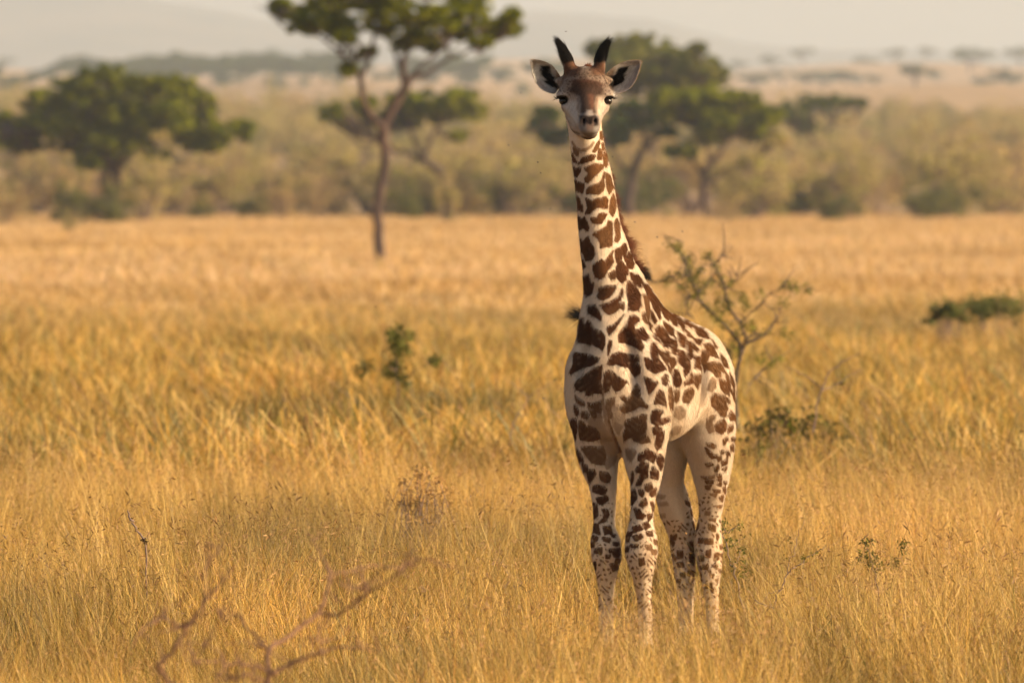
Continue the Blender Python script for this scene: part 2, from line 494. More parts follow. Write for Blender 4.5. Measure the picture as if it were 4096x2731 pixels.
def make_tree(name, label, Y, tile, limbs, clumps, leaf_a, leaf_b, nleaf, lsize, rdepth, group=None, bareness=0.0, twigs=True, subn=40):
    """limbs: lists of (x,y,radius px); clumps: (x,y,rx,ry) in tile pixels"""
    ox, oy, sc = tile
    s = K * Y / 25.0
    bx, by = limbs[0][0][0], limbs[0][0][1]
    gx = at(ox + bx * sc, 0, Y)[0]
    gz = float(ground_z(gx, Y))
    base = np.array([gx, Y, gz])
    root = empty(name, base)
    tag(root, label, 'tree', group)
    tb = MB()
    ends = []
    rs = np.random.default_rng(int(bx * 7 + by))
    for li, lim in enumerate(limbs):
        P = np.array([at(ox + x * sc, oy + y * sc, Y) for x, y, r in lim])
        if li == 0: P[0, 2] = gz - 0.1
        dy = 0 if li == 0 else rs.uniform(-0.25, 0.25) * rdepth
        dd = np.linspace(0, 1, len(P)) * dy
        if li: P[:, 1] += dd
        R = np.array([r * sc * s for x, y, r in lim])
        if li == 0: R[0] *= 1.15
        PP, RR = tube(tb, P, R, 8, 4, jit=0.012 * Y / 140)
        ends += [(p, r) for p, r in zip(PP[len(PP) // 3:] if li == 0 else PP, RR[len(RR) // 3:] if li == 0 else RR)]
    EP = np.array([e[0] for e in ends]); ER = np.array([e[1] for e in ends])
    lb = MB()
    cen, rad, cols = [], [], []
    for (x, y, rx, ry) in clumps:
        c = at(ox + x * sc, oy + y * sc, Y)
        rxm, rym = 1.12 * rx * sc * s, 1.2 * ry * sc * s
        offd = rs.uniform(-1, 1) * rdepth * 0.75
        c[1] += offd
        if twigs:
            for q in range(3):
                tgt = c + rs.normal(0, 0.35, 3) * np.array([rxm, rxm, rym])
                k_ = np.argmin(np.linalg.norm((EP - tgt) * np.array([1, 0.5, 1]), axis=1) + rs.random(len(EP)) * 0.5)
                p0 = EP[k_]; md = (p0 + tgt) / 2 + rs.normal(0, 0.08 * np.linalg.norm(tgt - p0), 3) - np.array([0, 0, 0.06 * np.linalg.norm(tgt - p0)])
                tube(tb, [p0, md, tgt], [min(ER[k_], 0.035 * Y / 140), 0.02 * Y / 140, 0.008 * Y / 140], 5, 4)
                for z in range(3):
                    e = tgt + rs.normal(0, 0.5, 3) * np.array([rxm, rxm, rym])
                    tube(tb, [md, (md + e) / 2 + rs.normal(0, 0.05, 3), e], [0.014 * Y / 140, 0.01 * Y / 140, 0.005 * Y / 140], 4, 2)
        m = subn
        d = rs.normal(0, 1, (m, 3)); d /= np.linalg.norm(d, axis=1)[:, None]
        cc = c + d * (rs.random((m, 1)) ** 0.55) * np.array([rxm, min(rxm, rdepth * 0.6), rym]) * 0.95
        cen.append(cc); rad.append(rs.uniform(0.10, 0.26, m) * (rxm + rym) * 0.56)
        mixv = rs.random((m, 1)) * 0.8 + 0.2 * rs.random()
        cols.append(leaf_a * mixv + leaf_b * (1 - mixv))
    leaf_cloud(lb, np.concatenate(cen), np.concatenate(rad), nleaf, lsize, np.concatenate(cols), rs)
    for M in (tb, lb): M.v = [v - base for v in M.v]
    tb.build('trunk', m_bark, root)
    lb.build('crown', m_leaf, root, smooth=False)
    return root

T5 = (0, 0, 0.9354); T6 = (1900, 0, 0.9337)
make_tree('umbrella_acacia', 'tall slender acacia with forked trunk and open green crown cut by the top edge', 141, T5,
    [[(1625, 1118, 24), (1622, 1000, 21), (1615, 900, 20), (1635, 780, 20), (1650, 680, 21), (1640, 590, 21), (1632, 560, 20)],
     [(1640, 590, 20), (1630, 540, 17), (1580, 490, 15), (1552, 410, 13), (1545, 330, 12), (1480, 250, 9), (1400, 180, 5)],
     [(1640, 590, 20), (1660, 500, 18), (1700, 430, 20), (1735, 370, 20), (1760, 330, 13), (1830, 310, 9), (1900, 265, 7), (2020, 215, 5), (2150, 165, 3)],
     [(1735, 370, 17), (1722, 300, 14), (1740, 220, 11), (1770, 140, 8), (1820, 40, 5), (1850, -60, 3)],
     [(1722, 310, 11), (1690, 220, 8), (1660, 110, 6), (1640, 0, 4)],
     [(1545, 335, 10), (1585, 230, 8), (1600, 120, 6), (1580, -20, 4)],
     [(1552, 400, 10), (1515, 250, 8), (1470, 130, 5), (1420, 30, 3)],
     [(1760, 330, 9), (1860, 230, 7), (1950, 150, 5), (2040, 60, 3)],
     [(1480, 250, 6), (1370, 160, 5), (1270, 80, 3)]],
    [(1230, 35, 85, 45), (1300, 100, 90, 45), (1390, 40, 110, 50), (1450, 110, 100, 45), (1490, 165, 55, 25), (1540, 20, 120, 60),
     (1640, 120, 80, 45), (1660, 30, 120, 60), (1760, 70, 110, 55), (1800, 150, 80, 40), (1880, 70, 110, 60), (1960, 130, 80, 40),
     (2000, 50, 100, 45), (2090, 110, 90, 50), (2160, 120, 70, 45), (2185, 70, 50, 35), (2060, 185, 55, 20), (1490, 300, 40, 30),
     (1700, -70, 260, 60), (1420, -20, 130, 45), (2000, -15, 110, 40), (1570, 215, 45, 22), (1720, 190, 50, 30), (1850, 200, 50, 25), (1180, 10, 45, 25)],
    BRIGHT, DARK, 52000, 0.055, 2.2, subn=60)
make_tree('umbrella_acacia', 'broad dense green acacia with a domed crown and thick trunk at the left edge', 274, T5,
    [[(500, 960, 24), (500, 860, 23), (500, 790, 23), (492, 730, 25), (485, 690, 22)],
     [(492, 730, 24), (430, 660, 20), (330, 610, 15), (200, 570, 9), (60, 560, 5)],
     [(492, 720, 26), (560, 650, 20), (680, 590, 15), (820, 560, 10), (980, 560, 5)],
     [(485, 700, 22), (480, 600, 17), (430, 500, 11), (360, 400, 6)],
     [(560, 650, 16), (640, 540, 12), (720, 450, 8), (800, 380, 4)],
     [(470, 880, 22), (450, 780, 20), (438, 700, 16), (380, 670, 9)]],
    [(60, 570, 110, 60), (150, 430, 80, 50), (190, 560, 130, 75), (310, 380, 100, 60), (450, 330, 110, 50), (420, 460, 130, 70), (340, 600, 130, 55),
     (560, 420, 110, 60), (660, 370, 100, 50), (770, 375, 90, 50), (850, 425, 60, 35), (640, 530, 120, 60), (790, 580, 130, 50), (930, 570, 110, 50),
     (1040, 550, 65, 45), (560, 620, 90, 40), (400, 690, 60, 32), (880, 630, 80, 25), (0, 520, 70, 50), (100, 620, 90, 35), (720, 460, 90, 45),
     (500, 550, 100, 55), (-60, 600, 80, 40), (230, 460, 90, 50), (560, 350, 80, 35), (680, 660, 60, 25), (400, 400, 150, 70), (550, 490, 170, 80), (250, 520, 150, 70), (740, 500, 120, 60), (620, 420, 120, 60), (330, 500, 130, 70), (860, 500, 80, 50), (470, 620, 120, 40)],
    BRIGHT * 0.95, DARK * 0.9, 85000, 0.115, 4.2, subn=55)
make_tree('umbrella_acacia', 'small leaning acacia with bright flat crown behind the slender forked one', 286, T5,
    [[(1925, 960, 15), (1922, 860, 15), (1908, 790, 15), (1880, 740, 16), (1830, 695, 15), (1800, 670, 13)],
     [(1830, 695, 13), (1760, 662, 11), (1690, 645, 8), (1610, 590, 5)],
     [(1800, 670, 11), (1775, 600, 9), (1740, 530, 6)],
     [(1810, 680, 11), (1840, 600, 8), (1880, 520, 5)]],
    [(1800, 430, 110, 45), (1930, 425, 120, 50), (2010, 470, 75, 45), (1700, 455, 80, 50), (1560, 455, 60, 40), (1620, 520, 100, 35),
     (1430, 475, 55, 32), (1480, 520, 50, 28), (1870, 480, 120, 35), (1740, 520, 70, 25), (1390, 500, 20, 15), (1960, 580, 60, 22)],
    BRIGHT * 1.0, DARK, 30000, 0.12, 3.0)
make_tree('umbrella_acacia', 'tall olive acacia with hazy crown rising behind the giraffe head', 345, T6,
    [[(760, 910, 13), (760, 700, 13), (775, 560, 12), (790, 440, 10)],
     [(775, 560, 9), (680, 420, 7), (600, 300, 5)], [(775, 540, 9), (860, 420, 7), (930, 320, 5)]],
    [(530, 215, 60, 45), (620, 195, 95, 42), (735, 185, 100, 42), (870, 235, 100, 45), (960, 290, 105, 50), (690, 280, 120, 50),
     (820, 345, 120, 55), (1030, 320, 60, 40), (940, 370, 100, 40), (560, 300, 60, 45), (640, 360, 90, 45), (950, 210, 40, 20), (640, 270, 120, 60), (780, 260, 140, 60), (860, 320, 130, 60), (720, 350, 130, 50), (980, 340, 90, 50)],
    DULL * 1.2 + BRIGHT * 0.35, DARK * 1.3, 36000, 0.14, 3.6)
make_tree('umbrella_acacia', 'dark acacia with stout reddish trunk just right of the giraffe neck', 296, T6,
    [[(662, 930, 24), (658, 840, 22), (672, 760, 20), (688, 700, 19), (730, 632, 16), (775, 590, 12), (850, 540, 8), (900, 500, 5)],
     [(680, 755, 12), (620, 700, 9), (578, 630, 7), (530, 590, 4)],
     [(730, 640, 12), (720, 560, 9), (690, 480, 5)],
     [(560, 620, 6), (430, 570, 6), (300, 540, 4)]],
    [(280, 530, 70, 55), (345, 590, 75, 32), (610, 560, 80, 65), (700, 520, 95, 55), (640, 470, 90, 50), (780, 480, 90, 50), (820, 560, 60, 25), (450, 560, 90, 45), (310, 480, 60, 30)],
    DARK * 1.3, DARK * 0.8 + np.array([0, 0.012, 0.012]), 30000, 0.12, 3.0)
make_tree('umbrella_acacia', 'bright green flat-crowned acacia with thin forked trunk, right of the dark one', 292, T6,
    [[(1002, 935, 17), (985, 830, 15), (980, 760, 14), (1008, 700, 12), (1055, 640, 10), (1100, 570, 7)],
     [(998, 790, 12), (1060, 738, 9), (1120, 705, 7), (1190, 690, 4)],
     [(985, 770, 9), (940, 700, 7), (890, 640, 5)],
     [(1008, 700, 9), (990, 620, 7), (960, 540, 5)]],
    [(880, 430, 120, 45), (1010, 420, 120, 42), (1140, 430, 110, 48), (1190, 480, 80, 45), (1255, 505, 65, 40), (1090, 510, 130, 50),
     (950, 500, 110, 45), (1190, 565, 80, 40), (1000, 585, 100, 35), (870, 645, 80, 30), (1180, 690, 45, 22), (1280, 590, 40, 18), (800, 420, 70, 35), (960, 450, 140, 55), (1090, 460, 140, 60), (1020, 520, 150, 45), (1200, 520, 80, 45), (850, 480, 100, 50)],
    BRIGHT * 1.0, DARK * 0.95, 38000, 0.12, 3.2)
make_tree('umbrella_acacia', 'low dull green acacia half sunk in the thicket right of the bright crown', 430, T6,
    [[(1450, 860, 10), (1450, 700, 10), (1440, 560, 8)], [(1450, 650, 7), (1540, 520, 5)]],
    [(1340, 480, 90, 40), (1450, 440, 90, 42), (1560, 430, 90, 32), (1400, 530, 90, 40), (1640, 440, 40, 20)],
    DARK * 1.3 + DULL * 0.3, DARK, 6500, 0.14, 3.5)

# ---- shrubs of the thicket
def make_shrub_meshes(seed, w_, h_, n, size, ca, cb, twig_n=14):
    rs = np.random.default_rng(seed)
    tb, lb = MB(), MB()
    cen, rad, cols = [], [], []
    for q in range(twig_n):
        a = rs.uniform(0, 6.28); r_ = w_ * 0.5 * rs.random() ** 0.6
        top = np.array([r_ * math.cos(a), r_ * math.sin(a), h_ * rs.uniform(0.35, 1.0) * (1 - 0.35 * (r_ / (w_ * 0.5)) ** 2)])
        mid = top * np.array([0.45, 0.45, 0.55]) + rs.normal(0, 0.05 * w_, 3)
        mid[2] = abs(mid[2])
        tube(tb, [np.array([rs.normal(0, .1), rs.normal(0, .1), -0.05]), mid, top], [0.05 * h_ / 3, 0.03 * h_ / 3, 0.012 * h_ / 3], 4, 3)
        for z in range(4):
            p = top * rs.uniform(0.5, 1.0) + rs.normal(0, 0.09, 3) * w_
            p[2] = max(p[2], 0.1 * h_)
            tube(tb, [mid, (mid + p) / 2 + rs.normal(0, .04, 3) * w_, p], [0.018 * h_ / 3, 0.012 * h_ / 3, 0.006 * h_ / 3], 3, 2)
            cen.append(p); rad.append(rs.uniform(0.08, 0.17) * w_)
            m = rs.random(); cols.append(ca * m + cb * (1 - m))
    leaf_cloud(lb, np.array(cen), np.array(rad), n, size, np.array(cols), rs, 0.8)
    return tb.mesh('stems', m_twig), lb.mesh('foliage', m_scrub, False)

TAN = np.array([0.47, 0.34, 0.13]); OLV = np.array([0.28, 0.25, 0.065]); GRY = np.array([0.062, 0.074, 0.026]); BRN = np.array([0.30, 0.19, 0.08])
shrub_kinds = {}
def shrub_kind(key, *a):
    shrub_kinds[key] = [make_shrub_meshes(hash_ + 11, *a) for hash_ in range(3)]
shrub_kind('tan', 3.4, 3.2, 1900, 0.085, TAN, BRN)
shrub_kind('olive', 3.4, 3.4, 2300, 0.085, OLV, TAN)
shrub_kind('dark', 3.2, 2.6, 3200, 0.085, GRY, OLV * 0.8)
shrub_kind('brown', 3.2, 2.4, 1100, 0.08, BRN, TAN)

def place_shrub(kind, x, y, h, wf, label, group=None, var=None, name='thicket_shrub'):
    v = RNG.integers(0, 3) if var is None else var
    st, fo = shrub_kinds[kind][v]
    r = empty(name, (x, y, float(ground_z(x, y))))
    s = h / 3.0
    r.scale = (s * wf, s * wf, s); r.rotation_euler = (0, 0, RNG.uniform(0, 6.28))
    for nm, me in (('stem', st), ('foliage', fo)):
        o = bpy.data.objects.new(nm, me); COL.objects.link(o); o.parent = r
    tag(r, label, 'shrub', group)
    return r

def shrub_px(kind, px, Y, wpx, hpx, label, var=None, name='thicket_shrub'):
    s = K * Y / 25.0
    x = (px - 2048) * s
    h = hpx * s * 1.55
    place_shrub(kind, x, Y, h, (wpx * s / 3.4) / (h / 3.0), label, None, var, name)
shrub_px('dark', 290, 264, 210, 170, 'dark olive shrub at the foot of the broad left acacia, on its left', 0)
shrub_px('dark', 420, 262, 240, 150, 'olive brown shrub right under the trunk of the broad left acacia', 1)
shrub_px('olive', 580, 266, 270, 215, 'loose yellowish shrub at the right foot of the broad left acacia', 2)
shrub_px('brown', 20, 262, 200, 170, 'brown shrub cut by the left edge of the picture', 0)
shrub_px('olive', 280, 236, 90, 80, 'little pale green seedling bush on the open plain at the left', 1)
shrub_px('dark', 1630, 268, 170, 160, 'dark grey-green round shrub just right of the slender acacia trunk', 1)
shrub_px('olive', 1790, 250, 130, 170, 'pale feathery shrub standing before the leaning small acacia', 2)
shrub_px('dark', 800, 282, 120, 90, 'small dark round bush low in the thicket, left of the slender acacia', 2)
shrub_px('brown', 1120, 276, 180, 190, 'brown leafless-looking shrub left of the slender acacia trunk', 1)
shrub_px('brown', 1260, 280, 120, 160, 'orange-brown dry bush close left of the slender acacia trunk', 2)
shrub_px('dark', 3360, 276, 200, 130, 'dark olive shrub low at the thicket edge, right half', 1)
shrub_px('dark', 3690, 280, 190, 140, 'dark rounded shrub low at the thicket edge near the right side', 0)
shrub_px('brown', 2900, 278, 160, 110, 'low brown bush at the foot of the bright flat-crowned acacia', 0)
cnt = 0
grp_a = 'tan and olive bushes of the hazy thicket'
lab_a = 'soft tan-olive bush of the hazy thicket beyond the plain'
for row, (yy, n, hh) in enumerate([(293, 15, 3.0), (310, 15, 3.4), (335, 16, 3.6), (370, 16, 3.6), (415, 18, 3.5), (470, 20, 3.6), (540, 23, 3.6)]):
    half = 0.0735 * yy
    for q in range(n):
        x = -half + (q + RNG.uniform(0.1, 0.9)) / n * 2 * half
        y = yy + RNG.uniform(-9, 12) * (1 + row * 0.3)
        k_ = RNG.choice(['tan', 'olive', 'brown', 'dark'], p=[0.30, 0.34, 0.16, 0.20])
        h = hh * RNG.uniform(0.7, 1.15) * (0.7 if k_ == 'dark' else 1)
        # leave the pale gaps seen at the left edge of the thicket
        pxx = 2048 + x / (K * y / 25)
        where = ('far left by the broad acacia' if pxx < 1050 else 'left of the giraffe' if pxx < 2230 else
                 'by the two acacias right of the giraffe' if pxx < 3150 else 'at the right side')
        look = {'tan': 'pale straw-tan bush', 'olive': 'soft olive bush', 'brown': 'brown half-bare bush', 'dark': 'dark grey-green bush'}[k_]
        place_in = 'thicket front' if yy < 300 else 'thicket middle' if yy < 400 else 'thicket back'
        place_shrub(k_, x, y, h * (0.8 if x < -8 and yy < 320 else 1), RNG.uniform(0.95, 1.35), look + ' in the ' + place_in + ', ' + where,
                    look + 'es, ' + place_in + ', ' + where)
        cnt += 1
print('shrubs', cnt)

# thicket beyond, too dense and faded to count: instanced
def lib_from(name, meshes):
    c = bpy.data.collections.new(name)
    for k_, (st, fo) in enumerate(meshes):
        # one joined mesh per kind
        o = bpy.data.objects.new('%s_%02d' % (name, k_), fo); c.objects.link(o)
    return c
wood = lib_from('wood', [shrub_kinds['tan'][0], shrub_kinds['olive'][1], shrub_kinds['dark'][2], shrub_kinds['olive'][2], shrub_kinds['tan'][1]])
x, y = field_pts(590, 770, 0.03, 25)
k_ = RNG.random(len(x)) < 0.9
x, y = x[k_], y[k_]
scatter('far_thicket', np.stack([x, y, ground_z(x, y)], 1), RNG.uniform(0.8, 1.25, len(x)), RNG.uniform(0, 6.28, len(x)),
        np.zeros((len(x), 2)), wood, 5, 'far faded thicket covering the rising ground behind the acacias', 'thicket')
# grey faraway trees standing one by one on the pale slopes
def far_tree_meshes(seed):
    rs = np.random.default_rng(seed)
    tb, lb = MB(), MB()
    tube(tb, [[0, 0, -0.2], [0.1, 0, 2.0], [0.3, 0.1, 3.5]], [0.22, 0.18, 0.12], 6, 3)
    cen, rad = [], []
    for q in range(9):
        a = rs.uniform(0, 6.28); r_ = 3.2 * rs.random() ** 0.5
        c = np.array([r_ * math.cos(a), r_ * math.sin(a), 4.2 + rs.uniform(-0.7, 0.9)])
        tube(tb, [[0.1, 0, 1.9], c * 0.6 + np.array([0, 0, .8]), c], [0.12, 0.08, 0.04], 4, 2)
        cen.append(c); rad.append(rs.uniform(0.9, 1.5))
    leaf_cloud(lb, np.array(cen), np.array(rad), 1900, 0.25, np.tile(DARK * 0.8 + np.array([0, 0.004, 0.012]), (9, 1)), rs, 0.55)
    return tb.mesh('trunk', m_bark), lb.mesh('crown', m_leaf, False)
FT = [far_tree_meshes(s_) for s_ in range(4)]
blue = lib_from('blue', [FT[0], FT[1], shrub_kinds['dark'][2], FT[3]])
x, y = field_pts(1340, 1520, 0.011, 40)
k_ = (x < 5 + RNG.normal(0, 8, len(x))) & (vnoise(x, y, 0.05, 77) > 0.42)
x, y = x[k_], y[k_]
scatter('blue_woodland', np.stack([x, y, ground_z(x, y)], 1), RNG.uniform(0.7, 1.25, len(x)), RNG.uniform(0, 6.28, len(x)),
        np.zeros((len(x), 2)), blue, 4, 'bluish belt of faraway woodland across the left half', 'woodland')

far_list = [(1850, 255, 1050, 40), (3010, 395, 1250, 62), (3130, 350, 1500, 50), (3290, 330, 1350, 80), (3230, 420, 1150, 45), (3430, 340, 1500, 45),
            (3560, 350, 1400, 42), (3660, 355, 1000, 70), (3880, 310, 1600, 70), (4050, 330, 1250, 60), (2960, 330, 1650, 40), (3330, 245, 2050, 40),
            (3440, 250, 2050, 60), (3150, 250, 2050, 30), (3620, 255, 2050, 50), (3900, 255, 2050, 80), (2760, 300, 1500, 40), (3750, 360, 1550, 36), (3990, 395, 1120, 40),
            (60, 330, 1050, 90), (170, 265, 1900, 40), (330, 290, 1500, 60), (480, 262, 1950, 60), (600, 270, 1900, 50), (730, 265, 1800, 70),
            (880, 252, 1950, 60), (1050, 250, 1950, 80), (1130, 265, 1850, 50), (1000, 320, 1350, 70), (20, 250, 2050, 40), (1880, 300, 1200, 110), (2000, 330, 1250, 60), (1380, 300, 1300, 70), (780, 320, 1250, 50),
            (3500, 390, 1180, 36), (3580, 300, 1700, 44), (3820, 345, 1350, 46), (3940, 360, 1250, 50), (3080, 300, 1650, 46), (3210, 285, 1800, 50), (3700, 300, 1750, 40), (4080, 290, 1700, 60), (2880, 330, 1500, 50), (3380, 400, 1100, 40)]
for k_, (px, py, Y, hp) in enumerate(far_list):
    Y = 800 + (Y - 800) * 1.6 if Y < 1600 else Y * 1.32
    s = K * Y / 25.0
    x = (px - 2048) * s
    gz = float(ground_z(x, Y))
    r = empty('faraway_tree', (x, Y, gz))
    sc_ = max(0.5, hp * s * 1.35 / 5.2)
    r.scale = (sc_ * 1.2, sc_ * 1.2, sc_); r.rotation_euler = (0, 0, RNG.uniform(0, 6.28))
    for nm, me in zip(('trunk', 'crown'), FT[k_ % 4]):
        o = bpy.data.objects.new(nm, me); COL.objects.link(o); o.parent = r
    side = 'at the right edge of the picture' if px > 3800 else 'above the right half of the thicket' if px > 3100 else 'close right of the tall olive acacia' if px > 2500 else \
        'between the slender acacia and the giraffe' if px > 1700 else 'behind the slender acacia crown' if px > 1150 else 'above the broad left acacia' if px > 250 else 'at the left edge of the picture'
    where = 'on the farthest grey ridge' if Y > 2300 else 'on the pale middle slope' if Y > 1500 else 'on the nearest pink slope'
    tag(r, 'grey faded tree %s, %s' % (where, side), 'tree', 'faraway trees %s, %s' % (where, side))

# ------------------------------------------------------------------ saplings and small plants in the grass
def stems_px(mb, lists, Y, tile, dseed=0, dy=0.25, jit=0.004, sides=5):
    ox, oy, sc = tile
    s = K * Y / 25
    rs = np.random.default_rng(dseed)
    pts = []
    for li, lim in enumerate(lists):
        d0 = rs.uniform(-1, 1) * dy
        P = np.array([at(ox + p[0] * sc, oy + p[1] * sc, Y) for p in lim])
        P[:, 1] += np.linspace(0, d0, len(P)) if li else 0
        P_, R_ = tube(mb, P, [p[2] * sc * s for p in lim], sides, 4, jit)
        pts.append((P_, R_))
    return pts

def plant_leaves(mb, spots, n, size, ca, cb, rs, spread):
    c = np.array(spots)
    leaf_cloud(mb, c, np.full(len(c), spread), n, size, np.array([ca * u + cb * (1 - u) for u in rs.random(len(c))]), rs, 1.0)

TS = (2550, 900, 0.5102)
Y = 40.0
root = empty('thorn_sapling', (at(2942, 0, Y)[0], Y, 0.0))
tag(root, 'tall sparse thorn sapling with small green leaves behind the giraffe rump', 'sapling')
sb, lf = MB(), MB()
L_ = [[(780, 1600, 13), (770, 1400, 13), (775, 1230, 12), (800, 1080, 12), (815, 990, 14)],
      [(815, 990, 12), (775, 890, 10), (700, 800, 9), (600, 700, 9), (500, 610, 8), (420, 545, 7), (330, 470, 5), (230, 430, 4), (110, 455, 2)],
      [(815, 990, 11), (850, 930, 10), (940, 890, 9), (1000, 850, 8), (1075, 775, 5), (1110, 700, 3), (1120, 650, 2)],
      [(835, 870, 8), (810, 770, 9), (740, 690, 9), (705, 600, 8), (690, 500, 6), (660, 430, 5), (600, 340, 4), (530, 240, 3)],
      [(835, 960, 8), (840, 900, 8), (835, 860, 8)],
      [(500, 610, 6), (470, 540, 5), (430, 450, 5), (400, 360, 4), (390, 290, 4), (330, 210, 3), (250, 150, 3), (195, 70, 2)],
      [(420, 545, 5), (380, 600, 4), (390, 700, 3)],
      [(810, 770, 5), (880, 700, 4), (960, 620, 4), (1050, 530, 3), (1120, 490, 3), (1200, 475, 3), (1270, 480, 2), (1420, 515, 1.5)],
      [(230, 430, 3), (280, 390, 3), (330, 380, 2), (400, 390, 2)],
      [(480, 530, 4), (540, 480, 3), (590, 440, 2)],
      [(690, 500, 4), (740, 450, 3), (780, 400, 2)],
      [(600, 340, 3), (640, 260, 2), (680, 200, 2)],
      [(740, 1060, 4), (700, 960, 3), (660, 940, 2)],
      [(860, 1240, 4), (960, 1180, 4), (1060, 1080, 3), (1150, 1030, 2)]]
L_ = [[(a_, b2, c2 * 1.3) for a_, b2, c2 in l_] for l_ in L_]
pts = stems_px(sb, L_, Y, TS, 5, 0.3, 0.004)
rt_ = np.random.default_rng(44)
for P_, R_ in pts[1:]:
    for q in range(9):
        i_ = rt_.integers(1, len(P_)); e_ = P_[i_] + rt_.normal(0, 0.055, 3) + np.array([0, 0, 0.03])
        tube(sb, [P_[i_], (P_[i_] + e_) / 2 + rt_.normal(0, 0.008, 3), e_], [0.0035, 0.0028, 0.0015], 4, 3)
rs = np.random.default_rng(4)
sp_ = [at(2550 + a_ * 0.5102, 900 + b2 * 0.5102, Y + rs.uniform(-.2, .2)) for a_, b2 in
       [(330, 180), (340, 225), (310, 170), (250, 150), (400, 260), (400, 300), (410, 350), (360, 390), (330, 380), (250, 400), (220, 440), (340, 490), (370, 480), (430, 470),
        (470, 500), (520, 480), (560, 450), (500, 540), (460, 540), (390, 610), (380, 580), (500, 340), (490, 380), (420, 400), (430, 430), (530, 240), (560, 250), (600, 300), (620, 330),
        (660, 430), (690, 480), (740, 450), (720, 540), (700, 600), (720, 620), (650, 560), (630, 640), (600, 690), (700, 660), (830, 570), (840, 600), (850, 640), (800, 560), (820, 780),
        (890, 790), (900, 800), (750, 940), (755, 970), (780, 1000), (700, 780), (530, 640), (640, 740), (960, 530), (1140, 480), (1200, 470), (1250, 480), (1340, 500), (1000, 850), (1150, 840), (1180, 860),
        (780, 850), (700, 1000), (640, 600), (960, 1050), (1040, 1090), (1120, 1050), (1150, 600)]]
plant_leaves(lf, sp_, 3300, 0.0092, np.array([0.20, 0.19, 0.03]), np.array([0.11, 0.105, 0.03]), rs, 0.040)
for M in (sb, lf): M.v = [v - np.array(root.location) for v in M.v]
sb.build('stem', m_dark_twig, root); lf.build('foliage', m_leaf, root, smooth=False)

def little_plant(name, label, cat, Y, tile, limbs, spots, nl, size, spread, ca, cb, seed, mat=None):
    s = K * Y / 25
    ox, oy, sc = tile
    x0 = at(ox + limbs[0][0][0] * sc, 0, Y)[0]
    root = empty(name, (x0, Y, float(ground_z(x0, Y))))
    tag(root, label, cat)
    sb, lf = MB(), MB()
    stems_px(sb, limbs, Y, tile, seed, 0.12)
    rs = np.random.default_rng(seed)
    if spots:
        plant_leaves(lf, [at(ox + a_ * sc, oy + b2 * sc, Y + rs.uniform(-.08, .08)) for a_, b2 in spots], nl, size, ca, cb, rs, spread)
    base = np.array(root.location)
    for M in (sb, lf): M.v = [v - base for v in M.v]
    sb.build('stem', mat or m_twig, root)
    if spots: lf.build('foliage', m_leaf, root, smooth=False)

TP = (1400, 1200, 0.4464)
GA, GB = np.array([0.155, 0.150, 0.030]), np.array([0.080, 0.080, 0.020])
little_plant('leafy_sapling', 'small dark green leafy sapling sticking out of the grass left of the giraffe', 'sapling', 44, TP,
    [[(420, 1100, 8), (430, 800, 8), (410, 600, 8), (420, 450, 7), (430, 260, 4)], [(410, 420, 4), (380, 340, 4), (350, 280, 3)], [(430, 400, 4), (490, 350, 3), (520, 320, 2)],
     [(420, 640, 4), (350, 590, 3)], [(430, 750, 4), (560, 640, 3), (700, 570, 3), (780, 540, 2)], [(425, 700, 3), (250, 620, 2), (100, 600, 2)]],
    [(430, 260), (435, 280), (360, 290), (370, 320), (390, 340), (400, 370), (410, 400), (430, 390), (450, 420), (470, 440), (490, 470), (390, 430), (500, 330), (520, 320), (420, 470), (350, 570), (410, 560),
     (440, 600), (400, 620), (350, 640), (340, 670), (430, 680), (500, 720), (520, 760), (780, 530), (730, 550), (750, 545), (110, 640), (90, 610), (170, 590), (480, 790)],
    1300, 0.014, 0.046, GA * 1.15, GB, 11)
little_plant('bare_twig_bush', 'thin bare twigs reaching out of the grass left of the giraffe flank', 'twigs', 38, TP,
    [[(1430, 1300, 6), (1450, 1150, 6), (1490, 1030, 6), (1560, 950, 6), (1600, 870, 5), (1680, 810, 4), (1780, 750, 3), (1900, 690, 2)],
     [(1590, 860, 4), (1530, 800, 4), (1450, 760, 3), (1380, 690, 2)], [(1500, 1020, 3), (1600, 1020, 2)]],
    [(1920, 670), (1850, 710)], 20, 0.012, 0.03, GA, GB, 12)
little_plant('bare_twig_bush', 'dark bare twigs curving through the blurred grass far right of the giraffe', 'twigs', 37, TS,
    [[(1380, 1620, 7), (1410, 1400, 7), (1450, 1290, 7), (1500, 1170, 6), (1600, 1080, 5), (1750, 1000, 3)],
     [(1450, 1290, 5), (1530, 1270, 5), (1640, 1200, 4), (1760, 1130, 2)], [(1440, 1280, 4), (1350, 1200, 4), (1250, 1150, 4), (1140, 1090, 2)]],
    [(1380, 1240), (1580, 1250), (1620, 1210)], 30, 0.012, 0.03, GA, GB, 13)
